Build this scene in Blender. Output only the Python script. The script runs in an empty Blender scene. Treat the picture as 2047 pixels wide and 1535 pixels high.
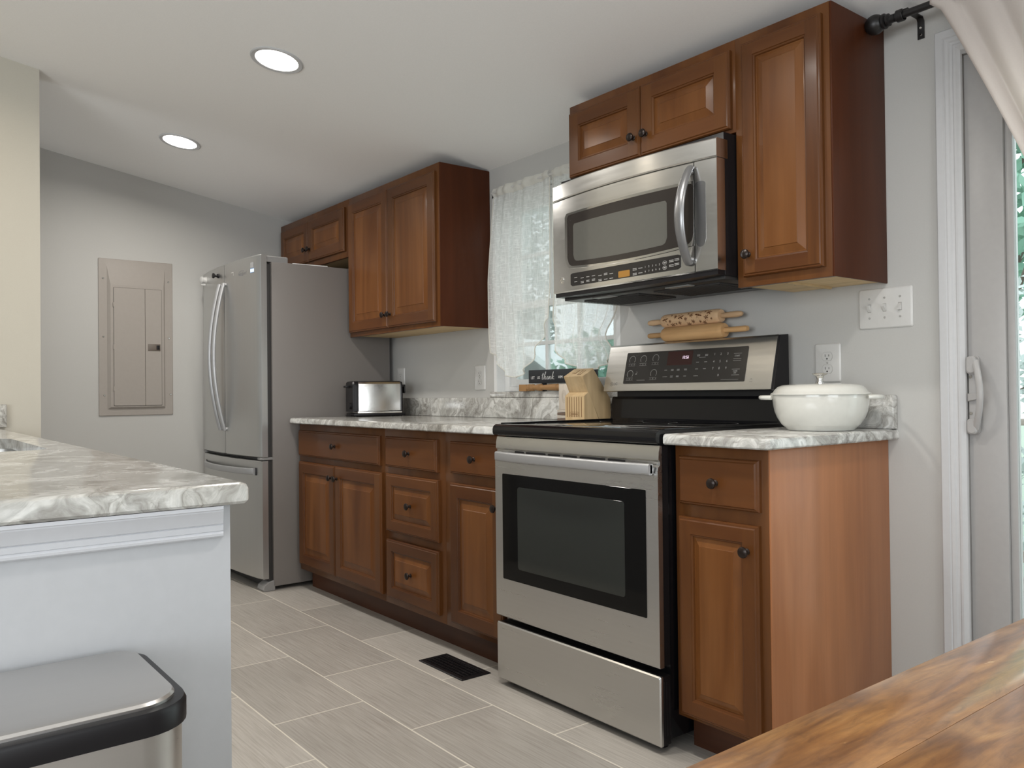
import bpy, bmesh, math, random
from mathutils import Vector, Matrix, noise as mnoise

random.seed(7)
SC = bpy.context.scene
COL = SC.collection
PI = math.pi

# ------------------------------------------------------------------ camera
CAM = Vector((1.5876, -2.4539, 1.0370))
YAW, PITCH, ROLL = 0.9042, 0.0103, -0.0107
fw = Vector((-math.sin(YAW) * math.cos(PITCH), math.cos(YAW) * math.cos(PITCH), math.sin(PITCH)))
rt = Vector((math.cos(YAW), math.sin(YAW), 0)); up = rt.cross(fw)
rt2 = math.cos(ROLL) * rt + math.sin(ROLL) * up
up2 = -math.sin(ROLL) * rt + math.cos(ROLL) * up
cd = bpy.data.cameras.new('camera'); cam = bpy.data.objects.new('camera', cd); COL.objects.link(cam)
cd.sensor_fit = 'HORIZONTAL'; cd.sensor_width = 36.0; cd.lens = 1646.46 / 2047 * 36.0
cd.clip_start = 0.02; cd.clip_end = 200
cam.matrix_world = Matrix(((rt2.x, up2.x, -fw.x, CAM.x), (rt2.y, up2.y, -fw.y, CAM.y), (rt2.z, up2.z, -fw.z, CAM.z), (0, 0, 0, 1)))
SC.camera = cam

# ------------------------------------------------------------------ exposure, sky, daylight
SC.view_settings.view_transform = 'Standard'
SC.view_settings.look = 'None'
SC.view_settings.exposure = 0.0
SC.view_settings.gamma = 1.0
SC.view_settings.use_curve_mapping = False
W = bpy.data.worlds.new('sky'); SC.world = W; W.use_nodes = True
bg = W.node_tree.nodes['Background']
bg.inputs[0].default_value = (0.90, 0.96, 1.0, 1); bg.inputs[1].default_value = 2.4


def area_light(name, loc, target, sx, sy, watts, col, spread=180):
    l = bpy.data.lights.new(name, 'AREA'); l.shape = 'RECTANGLE'; l.size = sx; l.size_y = sy
    l.energy = watts; l.color = col; l.spread = math.radians(spread)
    o = bpy.data.objects.new(name, l); COL.objects.link(o); o.location = loc
    d = Vector(target) - Vector(loc); o.rotation_euler = d.to_track_quat('-Z', 'Y').to_euler()
    return o


# daylight through the big rear windows and the window in the dining-side wall (openings built below)
area_light('rear_window_daylight', (1.6, -5.36, 1.45), (1.2, 0, 2.3), 2.9, 1.45, 68, (0.93, 0.97, 1.0))
area_light('side_window_daylight', (4.36, -2.6, 1.40), (0, -2.2, 2.2), 2.15, 1.45, 36, (0.93, 0.97, 1.0))
area_light('patio_door_daylight', (1.5, 0.30, 1.10), (1.5, -4, 0.9), 1.5, 1.9, 14, (0.92, 0.98, 1.0))

# ------------------------------------------------------------------ materials
MATS = {}


def _m(name):
    m = bpy.data.materials.new(name); m.use_nodes = True
    nt = m.node_tree; b = nt.nodes['Principled BSDF']
    MATS[name] = m
    return m, nt, b


def N(nt, t, **kw):
    n = nt.nodes.new(t)
    for k, v in kw.items():
        if k in n.inputs.keys():
            n.inputs[k].default_value = v
        else:
            setattr(n, k, v)
    return n


def coords(nt, scale=(1, 1, 1), rot=(0, 0, 0), loc=(0, 0, 0)):
    tc = nt.nodes.new('ShaderNodeTexCoord'); mp = nt.nodes.new('ShaderNodeMapping')
    nt.links.new(tc.outputs['Object'], mp.inputs[0])
    mp.inputs['Scale'].default_value = scale; mp.inputs['Rotation'].default_value = rot; mp.inputs['Location'].default_value = loc
    return mp.outputs[0]


def ramp(nt, fac, stops):
    r = nt.nodes.new('ShaderNodeValToRGB'); e = r.color_ramp.elements
    while len(e) < len(stops):
        e.new(0.5)
    for i, (p, c) in enumerate(stops):
        e[i].position = p; e[i].color = (*c, 1)
    nt.links.new(fac, r.inputs[0]); return r.outputs[0]


def mixc(nt, fac, a, b, mode='MIX'):
    n = nt.nodes.new('ShaderNodeMix'); n.data_type = 'RGBA'; n.blend_type = mode
    for s, v in ((0, fac), (6, a), (7, b)):
        if hasattr(v, 'node'):
            nt.links.new(v, n.inputs[s])
        else:
            n.inputs[s].default_value = v if s == 0 else (*v, 1)
    return n.outputs[2]


def bump(nt, b, h, strength=0.1, dist=0.01):
    n = nt.nodes.new('ShaderNodeBump'); n.inputs['Strength'].default_value = strength; n.inputs['Distance'].default_value = dist
    nt.links.new(h, n.inputs['Height']); nt.links.new(n.outputs[0], b.inputs['Normal'])


def plain(name, c, rough=0.5, metal=0.0, coat=0.0, bumpy=0.0, bscale=60, spec=None):
    m, nt, b = _m(name)
    nz = N(nt, 'ShaderNodeTexNoise', Scale=bscale, Detail=3.0); nt.links.new(coords(nt), nz.inputs['Vector'])
    col = ramp(nt, nz.outputs[0], [(0.3, tuple(x * 0.985 for x in c)), (0.7, tuple(min(1, x * 1.015) for x in c))])
    nt.links.new(col, b.inputs['Base Color'])
    b.inputs['Roughness'].default_value = rough; b.inputs['Metallic'].default_value = metal
    b.inputs['Coat Weight'].default_value = coat; b.inputs['Coat Roughness'].default_value = 0.1
    if spec is not None:
        b.inputs['Specular IOR Level'].default_value = spec
    if bumpy:
        bump(nt, b, nz.outputs[0], bumpy, 0.002)
    return m


def wood(name, dark, mid, light, axis='Z', rough=0.34, coat=0.10, k=1.0, fine=1.0, spec=0.24):
    m, nt, b = _m(name)
    s = {'X': (1.3, 26, 26), 'Y': (26, 1.3, 26), 'Z': (26, 26, 1.3)}[axis]
    s2 = {'X': (0.8, 5, 5), 'Y': (5, 0.8, 5), 'Z': (5, 5, 0.8)}[axis]
    oi = nt.nodes.new('ShaderNodeObjectInfo')
    v1 = coords(nt, tuple(x * k for x in s)); v2 = coords(nt, tuple(x * k for x in s2))
    ad = nt.nodes.new('ShaderNodeVectorMath'); ad.operation = 'ADD'
    cmb = nt.nodes.new('ShaderNodeVectorMath'); cmb.operation = 'SCALE'; cmb.inputs[0].default_value = (13, 7, 5)
    nt.links.new(oi.outputs['Random'], cmb.inputs['Scale'])
    nt.links.new(v2, ad.inputs[0]); nt.links.new(cmb.outputs[0], ad.inputs[1])
    n1 = N(nt, 'ShaderNodeTexNoise', Scale=1.0, Detail=5.0, Roughness=0.6, Distortion=0.4); nt.links.new(v1, n1.inputs['Vector'])
    n2 = N(nt, 'ShaderNodeTexNoise', Scale=1.0, Detail=4.0, Roughness=0.55, Distortion=1.2); nt.links.new(ad.outputs[0], n2.inputs['Vector'])
    c2 = ramp(nt, n2.outputs[0], [(0.28, dark), (0.5, mid), (0.75, light)])
    c1 = ramp(nt, n1.outputs[0], [(0.3, (0.86 + 0.0 * fine,) * 3), (0.7, (1.08,) * 3)])
    col = mixc(nt, 0.9 * fine, c2, c1, 'MULTIPLY')
    hs = nt.nodes.new('ShaderNodeHueSaturation'); nt.links.new(col, hs.inputs['Color'])
    mr = nt.nodes.new('ShaderNodeMapRange'); mr.inputs['To Min'].default_value = 0.9; mr.inputs['To Max'].default_value = 1.1
    nt.links.new(oi.outputs['Random'], mr.inputs[0]); nt.links.new(mr.outputs[0], hs.inputs['Value'])
    nt.links.new(hs.outputs[0], b.inputs['Base Color'])
    b.inputs['Roughness'].default_value = rough; b.inputs['Coat Weight'].default_value = coat; b.inputs['Coat Roughness'].default_value = 0.15; b.inputs['Specular IOR Level'].default_value = spec
    bump(nt, b, n1.outputs[0], 0.04, 0.001)
    return m


def granite(name):
    m, nt, b = _m(name)
    v = coords(nt, (1, 1, 1), (0.5, 0.35, 0.62))
    d = N(nt, 'ShaderNodeTexNoise', Scale=2.6, Detail=4.0, Roughness=0.55); nt.links.new(v, d.inputs['Vector'])
    sc = nt.nodes.new('ShaderNodeVectorMath'); sc.operation = 'SCALE'; nt.links.new(d.outputs['Color'], sc.inputs[0]); sc.inputs['Scale'].default_value = 0.55
    ad = nt.nodes.new('ShaderNodeVectorMath'); ad.operation = 'ADD'; nt.links.new(v, ad.inputs[0]); nt.links.new(sc.outputs[0], ad.inputs[1])
    st = nt.nodes.new('ShaderNodeVectorMath'); st.operation = 'MULTIPLY'; nt.links.new(ad.outputs[0], st.inputs[0]); st.inputs[1].default_value = (3.0, 15.0, 15.0)
    n1 = N(nt, 'ShaderNodeTexNoise', Scale=1.0, Detail=9.0, Roughness=0.66, Distortion=0.9); nt.links.new(st.outputs[0], n1.inputs['Vector'])
    n3 = N(nt, 'ShaderNodeTexNoise', Scale=3.4, Detail=3.0); nt.links.new(ad.outputs[0], n3.inputs['Vector'])
    st2 = nt.nodes.new('ShaderNodeVectorMath'); st2.operation = 'MULTIPLY'; nt.links.new(ad.outputs[0], st2.inputs[0]); st2.inputs[1].default_value = (2.2, 8.0, 8.0)
    n5 = N(nt, 'ShaderNodeTexNoise', Scale=1.0, Detail=5.0, Roughness=0.6, Distortion=1.3); nt.links.new(st2.outputs[0], n5.inputs['Vector'])
    n4 = N(nt, 'ShaderNodeTexNoise', Scale=110.0, Detail=3.0); nt.links.new(v, n4.inputs['Vector'])
    base = ramp(nt, n1.outputs[0], [(0.24, (0.20, 0.19, 0.18)), (0.38, (0.37, 0.36, 0.34)), (0.48, (0.50, 0.495, 0.475)), (0.58, (0.70, 0.70, 0.68)), (0.74, (0.82, 0.815, 0.79))])
    big = ramp(nt, n3.outputs[0], [(0.30, (0.66, 0.64, 0.60)), (0.5, (0.92, 0.915, 0.90)), (0.7, (1.0, 1.0, 1.0))])
    vein = ramp(nt, n5.outputs[0], [(0.40, (1, 1, 1)), (0.475, (0.86, 0.85, 0.83)), (0.50, (0.58, 0.56, 0.54)), (0.525, (0.86, 0.85, 0.83)), (0.60, (1, 1, 1))])
    gr = ramp(nt, n4.outputs[0], [(0.3, (0.86, 0.86, 0.86)), (0.6, (1, 1, 1))])
    c = mixc(nt, 0.9, base, big, 'MULTIPLY'); c = mixc(nt, 0.8, c, vein, 'MULTIPLY')
    nt.links.new(mixc(nt, 0.6, c, gr, 'MULTIPLY'), b.inputs['Base Color'])
    b.inputs['Roughness'].default_value = 0.13; b.inputs['Specular IOR Level'].default_value = 0.28
    return m


def steel(name, c=(0.60, 0.595, 0.58), rough=0.30, axis='X', amt=0.10):
    m, nt, b = _m(name)
    s = {'X': (1.2, 90, 90), 'Z': (90, 90, 1.2), 'Y': (90, 1.2, 90)}[axis]
    n = N(nt, 'ShaderNodeTexNoise', Scale=1.0, Detail=2.0); nt.links.new(coords(nt, s), n.inputs['Vector'])
    n2 = N(nt, 'ShaderNodeTexNoise', Scale=3.0, Detail=3.0); nt.links.new(coords(nt), n2.inputs['Vector'])
    mx = nt.nodes.new('ShaderNodeMath'); mx.operation = 'ADD'; nt.links.new(n.outputs[0], mx.inputs[0]); nt.links.new(n2.outputs[0], mx.inputs[1])
    mr = nt.nodes.new('ShaderNodeMapRange'); mr.inputs['From Min'].default_value = 0.6; mr.inputs['From Max'].default_value = 1.4
    mr.inputs['To Min'].default_value = rough - amt / 2; mr.inputs['To Max'].default_value = rough + amt / 2
    nt.links.new(mx.outputs[0], mr.inputs[0]); nt.links.new(mr.outputs[0], b.inputs['Roughness'])
    nt.links.new(ramp(nt, n.outputs[0], [(0.3, tuple(x * 0.97 for x in c)), (0.7, c)]), b.inputs['Base Color'])
    b.inputs['Metallic'].default_value = 1.0
    return m


def emit(name, c, s):
    m, nt, b = _m(name)
    nz = N(nt, 'ShaderNodeTexNoise', Scale=5.0); cc = ramp(nt, nz.outputs[0], [(0, c), (1, c)])
    nt.links.new(cc, b.inputs['Base Color']); nt.links.new(cc, b.inputs['Emission Color']); b.inputs['Emission Strength'].default_value = s
    return m


WALL = plain('wall_paint', (0.470, 0.462, 0.442), 0.75, bumpy=0.02, bscale=220)
WALLC = plain('cream_wall_paint', (0.50, 0.472, 0.405), 0.75, bumpy=0.02, bscale=220)
CEIL = plain('ceiling_paint', (0.86, 0.85, 0.835), 0.85, bumpy=0.02, bscale=200)
WHITE = plain('white_trim_paint', (0.50, 0.50, 0.505), 0.38, spec=0.3)
MOULDW = plain('moulding_white_paint', (0.57, 0.575, 0.60), 0.35)
PENW = plain('peninsula_white_paint', (0.44, 0.445, 0.46), 0.45)
PLASTIC = plain('white_plastic', (0.58, 0.57, 0.55), 0.3)
WINV = plain('window_white_vinyl', (0.74, 0.74, 0.73), 0.34)
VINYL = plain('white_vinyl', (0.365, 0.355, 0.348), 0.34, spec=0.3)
DOORV = wood('cabinet_wood', (0.074, 0.0245, 0.0068), (0.110, 0.0395, 0.0105), (0.142, 0.0555, 0.016), 'Z')
DOORH = wood('cabinet_wood_rail', (0.072, 0.0225, 0.0065), (0.105, 0.0365, 0.010), (0.135, 0.0505, 0.015), 'X')
PANEL = wood('cabinet_panel_wood', (0.100, 0.032, 0.007), (0.155, 0.056, 0.014), (0.208, 0.084, 0.026), 'Z')
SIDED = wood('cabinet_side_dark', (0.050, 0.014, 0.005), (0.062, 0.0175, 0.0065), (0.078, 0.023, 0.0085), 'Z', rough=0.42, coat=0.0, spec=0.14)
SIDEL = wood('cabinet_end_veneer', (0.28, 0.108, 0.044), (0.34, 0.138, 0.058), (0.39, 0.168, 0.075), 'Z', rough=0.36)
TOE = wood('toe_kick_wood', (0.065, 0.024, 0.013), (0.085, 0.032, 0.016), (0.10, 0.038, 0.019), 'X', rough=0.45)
RAWW = wood('raw_maple', (0.50, 0.36, 0.19), (0.58, 0.43, 0.24), (0.64, 0.49, 0.29), 'X', rough=0.6, coat=0)
BRONZE = plain('dark_bronze', (0.022, 0.014, 0.011), 0.30, 0.5)
ROD = plain('rod_black', (0.010, 0.009, 0.009), 0.40)
GRAN = granite('granite')
STEEL = steel('brushed_steel')
STEELV = steel('brushed_steel_vertical', (0.62, 0.62, 0.61), 0.36, 'Z')
STEELM = steel('polished_steel', (0.80, 0.79, 0.77), 0.20, 'X', 0.06)
STEELT = steel('bin_steel', (0.58, 0.56, 0.54), 0.30, 'Y', 0.06)
CHROME = plain('chrome', (0.75, 0.74, 0.72), 0.08, 1.0)
MWH = plain('grey_metal_handle', (0.27, 0.27, 0.275), 0.30, 0.75)
GREYH = plain('silver_handle', (0.42, 0.42, 0.425), 0.40, 0.6)
FRSIDE = plain('fridge_side_grey', (0.200, 0.182, 0.170), 0.42, bumpy=0.12, bscale=700)
FRTRIM = plain('fridge_trim_grey', (0.27, 0.265, 0.26), 0.45)
DARKG = plain('dark_gasket', (0.035, 0.033, 0.032), 0.6)
BLACK = plain('black_enamel', (0.005, 0.005, 0.006), 0.13, spec=0.36)
CTGLASS = plain('cooktop_black_glass', (0.004, 0.004, 0.004), 0.04, spec=0.5)
BLACKM = plain('black_matte', (0.012, 0.012, 0.013), 0.5)
BLACKP = plain('black_plastic', (0.010, 0.009, 0.010), 0.35, spec=0.25)
BGLASS = plain('black_glass', (0.004, 0.004, 0.004), 0.05, spec=0.2)
OVGLASS = plain('oven_window_glass', (0.024, 0.027, 0.024), 0.07, spec=0.45)
MWGLASS = plain('microwave_dark_glass', (0.030, 0.025, 0.022), 0.10, spec=0.5)
MWSCREEN = plain('microwave_window_screen', (0.105, 0.102, 0.090), 0.12, spec=0.6)
PANELBLK = plain('control_panel_black', (0.020, 0.018, 0.017), 0.22)
LETTER = plain('printed_lettering', (0.46, 0.45, 0.43), 0.5)
LETTERD = plain('dim_lettering', (0.36, 0.35, 0.335), 0.5)
BOXGREY = plain('panel_taupe_enamel', (0.330, 0.298, 0.268), 0.42)
PINE = wood('block_pine', (0.40, 0.275, 0.14), (0.50, 0.36, 0.20), (0.57, 0.425, 0.25), 'Z', rough=0.5, coat=0, k=2.2)
PINED = plain('block_slot_dark', (0.19, 0.10, 0.04), 0.7)
BEECH = wood('beech', (0.46, 0.255, 0.11), (0.55, 0.32, 0.145), (0.62, 0.38, 0.18), 'X', rough=0.5, coat=0, k=2)
BEECHL = wood('pale_beech', (0.58, 0.37, 0.21), (0.65, 0.43, 0.25), (0.70, 0.48, 0.29), 'X', rough=0.5, coat=0, k=2)
BURNT = plain('burnt_star_brown', (0.12, 0.038, 0.007), 0.7)
SPIN = wood('aged_oak', (0.22, 0.115, 0.045), (0.29, 0.16, 0.068), (0.35, 0.20, 0.09), 'X', rough=0.5, coat=0, k=2)
CARDW = wood('pale_board', (0.50, 0.44, 0.37), (0.56, 0.50, 0.43), (0.60, 0.54, 0.47), 'Z', rough=0.6, coat=0)
SIGNB = plain('sign_black', (0.014, 0.016, 0.020), 0.55)
SIGNW = plain('sign_white_paint', (0.80, 0.80, 0.78), 0.6)
POT = plain('cream_enamel', (0.66, 0.65, 0.60), 0.12, coat=0.5)
GROUTW = plain('caulk', (0.6, 0.6, 0.58), 0.6)
LAMPM = emit('led_lens', (1.0, 0.97, 0.92), 9.0)
REDLED = emit('display_digits', (0.90, 0.72, 0.86), 0.9)
AMBER = emit('amber_display', (0.26, 0.125, 0.018), 0.25)


def mat_floor():
    m, nt, b = _m('floor_tile')
    br = nt.nodes.new('ShaderNodeTexBrick'); br.offset = 0.5; br.offset_frequency = 2; br.squash = 1.0
    br.inputs['Scale'].default_value = 1.0; br.inputs['Mortar Size'].default_value = 0.0028; br.inputs['Mortar Smooth'].default_value = 0.3
    br.inputs['Brick Width'].default_value = 0.617; br.inputs['Row Height'].default_value = 0.315; br.inputs['Bias'].default_value = 0.0
    br.inputs['Color1'].default_value = (0.0, 0, 0, 1); br.inputs['Color2'].default_value = (1, 1, 1, 1); br.inputs['Mortar'].default_value = (0.5, 0.5, 0.5, 1)
    nt.links.new(coords(nt, loc=(6.17, 0.815 + 0.315 * 20, 0)), br.inputs['Vector'])
    st = N(nt, 'ShaderNodeTexNoise', Scale=1.0, Detail=4.0, Roughness=0.65); nt.links.new(coords(nt, (5, 170, 1)), st.inputs['Vector'])
    bl = N(nt, 'ShaderNodeTexNoise', Scale=2.5, Detail=2.0); nt.links.new(coords(nt), bl.inputs['Vector'])
    c = ramp(nt, st.outputs[0], [(0.3, (0.300, 0.275, 0.245)), (0.5, (0.385, 0.358, 0.325)), (0.72, (0.455, 0.430, 0.395))])
    c = mixc(nt, 0.12, c, br.outputs['Color'], 'OVERLAY')
    c = mixc(nt, 0.15, c, bl.outputs[0], 'OVERLAY')
    c = mixc(nt, br.outputs['Fac'], c, (0.66, 0.62, 0.54))
    nt.links.new(c, b.inputs['Base Color']); b.inputs['Roughness'].default_value = 0.38
    bump(nt, b, st.outputs[0], 0.08, 0.001)
    return m


def mat_table():
    m, nt, b = _m('honey_pine')
    n1 = N(nt, 'ShaderNodeTexNoise', Scale=1.0, Detail=6.0, Roughness=0.62, Distortion=0.9); nt.links.new(coords(nt, (120, 9, 40)), n1.inputs['Vector'])
    n2 = N(nt, 'ShaderNodeTexNoise', Scale=1.0, Detail=3.0, Distortion=1.5); nt.links.new(coords(nt, (34, 4.5, 34)), n2.inputs['Vector'])
    n3 = N(nt, 'ShaderNodeTexNoise', Scale=55.0, Detail=4.0); nt.links.new(coords(nt, (1, 0.35, 1)), n3.inputs['Vector'])
    c = ramp(nt, n2.outputs[0], [(0.25, (0.12, 0.044, 0.011)), (0.43, (0.20, 0.083, 0.021)), (0.56, (0.285, 0.13, 0.036)), (0.75, (0.40, 0.215, 0.075))])
    c = mixc(nt, 0.55, c, ramp(nt, n1.outputs[0], [(0.3, (0.55, 0.48, 0.42)), (0.55, (1, 1, 1)), (0.75, (1.15, 1.12, 1.05))]), 'MULTIPLY')
    n4 = N(nt, 'ShaderNodeTexNoise', Scale=1.0, Detail=8.0, Roughness=0.72, Distortion=0.8); nt.links.new(coords(nt, (75, 22, 75)), n4.inputs['Vector'])
    c = mixc(nt, 0.75, c, ramp(nt, n4.outputs[0], [(0.30, (0.50, 0.43, 0.36)), (0.48, (0.95, 0.93, 0.90)), (0.68, (1.22, 1.2, 1.12))]), 'MULTIPLY')
    sp = ramp(nt, n3.outputs[0], [(0.70, (0, 0, 0)), (0.75, (1, 1, 1))])
    c = mixc(nt, sp, c, (0.55, 0.35, 0.17))
    nt.links.new(c, b.inputs['Base Color']); b.inputs['Roughness'].default_value = 0.36
    b.inputs['Coat Weight'].default_value = 1.0; b.inputs['Coat Roughness'].default_value = 0.13
    bump(nt, b, n1.outputs[0], 0.15, 0.002)
    return m


def mat_sheer(name, tint, opacity, weave=True):
    m, nt, b = _m(name); nt.nodes.remove(b); out = nt.nodes['Material Output']
    tr = nt.nodes.new('ShaderNodeBsdfTransparent'); df = nt.nodes.new('ShaderNodeBsdfDiffuse'); tl = nt.nodes.new('ShaderNodeBsdfTranslucent')
    df.inputs[0].default_value = (*tint, 1); tl.inputs[0].default_value = (*tint, 1)
    m1 = nt.nodes.new('ShaderNodeMixShader'); m1.inputs[0].default_value = 0.5; nt.links.new(df.outputs[0], m1.inputs[1]); nt.links.new(tl.outputs[0], m1.inputs[2])
    m2 = nt.nodes.new('ShaderNodeMixShader'); nt.links.new(tr.outputs[0], m2.inputs[1]); nt.links.new(m1.outputs[0], m2.inputs[2]); nt.links.new(m2.outputs[0], out.inputs[0])
    if weave:
        a = N(nt, 'ShaderNodeTexNoise', Scale=1.0, Detail=1.0); nt.links.new(coords(nt, (22, 22, 260)), a.inputs['Vector'])
        c = N(nt, 'ShaderNodeTexNoise', Scale=1.0, Detail=1.0); nt.links.new(coords(nt, (260, 260, 22)), c.inputs['Vector'])
        mx = nt.nodes.new('ShaderNodeMath'); mx.operation = 'MAXIMUM'; nt.links.new(a.outputs[0], mx.inputs[0]); nt.links.new(c.outputs[0], mx.inputs[1])
        mr = nt.nodes.new('ShaderNodeMapRange'); mr.inputs['From Min'].default_value = 0.5; mr.inputs['From Max'].default_value = 0.72
        mr.inputs['To Min'].default_value = opacity - 0.04; mr.inputs['To Max'].default_value = opacity + 0.20
        nt.links.new(mx.outputs[0], mr.inputs[0]); nt.links.new(mr.outputs[0], m2.inputs[0])
    else:
        a = N(nt, 'ShaderNodeTexNoise', Scale=400.0); nt.links.new(coords(nt), a.inputs['Vector'])
        mr = nt.nodes.new('ShaderNodeMapRange'); mr.inputs['To Min'].default_value = opacity - 0.03; mr.inputs['To Max'].default_value = min(1.0, opacity + 0.03)
        nt.links.new(a.outputs[0], mr.inputs[0]); nt.links.new(mr.outputs[0], m2.inputs[0])
    return m


def mat_glass(name):
    m, nt, b = _m(name); nt.nodes.remove(b); out = nt.nodes['Material Output']
    tr = nt.nodes.new('ShaderNodeBsdfTransparent'); tr.inputs[0].default_value = (0.93, 0.97, 0.96, 1)
    gl = nt.nodes.new('ShaderNodeBsdfGlossy'); gl.inputs['Roughness'].default_value = 0.02
    fr = nt.nodes.new('ShaderNodeFresnel'); fr.inputs[0].default_value = 1.45
    nz = N(nt, 'ShaderNodeTexNoise', Scale=3.0); mth = nt.nodes.new('ShaderNodeMath'); mth.operation = 'MULTIPLY'
    nt.links.new(fr.outputs[0], mth.inputs[0]); mth.inputs[1].default_value = 0.7
    mx = nt.nodes.new('ShaderNodeMixShader'); nt.links.new(mth.outputs[0], mx.inputs[0]); nt.links.new(tr.outputs[0], mx.inputs[1]); nt.links.new(gl.outputs[0], mx.inputs[2])
    nt.links.new(mx.outputs[0], out.inputs[0])
    return m


FLOOR = mat_floor(); TABLE = mat_table()
SHEER = mat_sheer('sheer_curtain_cloth', (0.92, 0.915, 0.90), 0.60)
SHEERH = mat_sheer('sheer_curtain_hem', (0.84, 0.82, 0.77), 0.93, False)
DRAPE = mat_sheer('beige_drape_cloth', (0.76, 0.705, 0.665), 0.97, False)
GLASS = mat_glass('window_pane_glass')
LEAF = plain('leaf_green', (0.20, 0.42, 0.28), 0.5, bscale=4)
LEAF2 = plain('leaf_blue_green', (0.25, 0.44, 0.34), 0.5, bscale=4)
LEAF3 = plain('leaf_grey_green', (0.50, 0.55, 0.53), 0.6, bscale=4)
BARK = plain('bark', (0.14, 0.11, 0.09), 0.9, bumpy=0.3, bscale=30)
DECK = wood('deck_boards', (0.30, 0.25, 0.22), (0.40, 0.34, 0.30), (0.46, 0.40, 0.36), 'X', rough=0.8, coat=0)
LAWN = plain('lawn', (0.36, 0.42, 0.34), 0.9, bscale=12)
SHEDW = plain('shed_siding', (0.62, 0.64, 0.66), 0.8)
SHEDR = plain('pale_metal_roof', (0.85, 0.87, 0.88), 0.4)

# ------------------------------------------------------------------ mesh helpers


def box(bm, x0, x1, y0, y1, z0, z1, bev=0.0, seg=2, mi=0):
    vs = [bm.verts.new(p) for p in ((x0, y0, z0), (x1, y0, z0), (x1, y1, z0), (x0, y1, z0), (x0, y0, z1), (x1, y0, z1), (x1, y1, z1), (x0, y1, z1))]
    fs = [bm.faces.new([vs[i] for i in f]) for f in ((3, 2, 1, 0), (4, 5, 6, 7), (0, 1, 5, 4), (1, 2, 6, 5), (2, 3, 7, 6), (3, 0, 4, 7))]
    for f in fs:
        f.material_index = mi
    if bev > 0:
        es = {e for f in fs for e in f.edges}
        bmesh.ops.bevel(bm, geom=list(es), offset=bev, segments=seg, profile=0.5, affect='EDGES', material=-1)
    return bm


def frame_axes(d):
    d = Vector(d).normalized()
    a = Vector((0, 0, 1)) if abs(d.z) < 0.9 else Vector((1, 0, 0))
    u = d.cross(a).normalized(); return u, d.cross(u).normalized()


def lathe(bm, prof, origin=(0, 0, 0), axis=(0, 0, 1), n=24, cap=True, mi=0, sx=1.0):
    o = Vector(origin); d = Vector(axis).normalized(); u, v = frame_axes(d); rings = []
    for r, h in prof:
        if r < 1e-6:
            rings.append([bm.verts.new(o + d * h)])
        else:
            rings.append([bm.verts.new(o + d * h + (u * math.cos(2 * PI * i / n) * sx + v * math.sin(2 * PI * i / n)) * r) for i in range(n)])
    for a, b in zip(rings[:-1], rings[1:]):
        for i in range(n):
            j = (i + 1) % n
            if len(a) == 1 and len(b) == 1:
                continue
            if len(a) == 1:
                f = bm.faces.new((a[0], b[i], b[j]))
            elif len(b) == 1:
                f = bm.faces.new((a[i], b[0], a[j]))
            else:
                f = bm.faces.new((a[i], b[i], b[j], a[j]))
            f.material_index = mi
    if cap:
        for rg in (rings[0], rings[-1]):
            if len(rg) > 2:
                bm.faces.new(rg).material_index = mi
    return bm


def cyl(bm, p0, p1, r, n=16, r1=None, mi=0):
    p0 = Vector(p0); p1 = Vector(p1)
    return lathe(bm, [(r, 0), (r if r1 is None else r1, (p1 - p0).length)], p0, p1 - p0, n, True, mi)


def tube(bm, pts, r, n=10, rx=None, side=None, cap=True, mi=0):
    """sweep an ellipse (r along the normal, rx along 'side') through pts"""
    pts = [Vector(p) for p in pts]; rings = []
    prev = Vector(side) if side is not None else None
    for i, p in enumerate(pts):
        t = (pts[min(i + 1, len(pts) - 1)] - pts[max(i - 1, 0)]).normalized()
        if prev is None:
            prev = frame_axes(t)[0]
        s = (prev - t * prev.dot(t)).normalized(); nn = t.cross(s)
        if side is None:
            prev = s
        rr = r(i / (len(pts) - 1)) if callable(r) else r
        rs = rr if rx is None else (rx(i / (len(pts) - 1)) if callable(rx) else rx)
        rings.append([bm.verts.new(p + s * rs * math.cos(2 * PI * k / n) + nn * rr * math.sin(2 * PI * k / n)) for k in range(n)])
    for a, b in zip(rings[:-1], rings[1:]):
        for k in range(n):
            bm.faces.new((a[k], a[(k + 1) % n], b[(k + 1) % n], b[k])).material_index = mi
    if cap:
        bm.faces.new(rings[0][::-1]).material_index = mi; bm.faces.new(rings[-1]).material_index = mi
    return bm


def sweep(bm, sect, pts, frame):
    """sect: list of (a,b); frame(i)->(A,B) axes; closed section"""
    rings = []
    for i, p in enumerate(pts):
        A, B = frame(i); rings.append([bm.verts.new(Vector(p) + A * a + B * b) for a, b in sect])
    n = len(sect)
    for r0, r1 in zip(rings[:-1], rings[1:]):
        for k in range(n):
            bm.faces.new((r0[k], r0[(k + 1) % n], r1[(k + 1) % n], r1[k]))
    bm.faces.new(rings[0][::-1]); bm.faces.new(rings[-1])
    return bm


def rrect(x0, x1, y0, y1, r, n=6):
    if not isinstance(r, (tuple, list)):
        r = (r,) * 4
    out = []
    for (cx, cy, a0, rr) in ((x0, y0, PI, r[0]), (x1, y0, 1.5 * PI, r[1]), (x1, y1, 0, r[2]), (x0, y1, 0.5 * PI, r[3])):
        px = cx + rr if cx == x0 else cx - rr
        py = cy + rr if cy == y0 else cy - rr
        if rr <= 0:
            out.append((cx, cy)); continue
        for i in range(n + 1):
            a = a0 + 0.5 * PI * i / n; out.append((px + rr * math.cos(a), py + rr * math.sin(a)))
    return out


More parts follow.
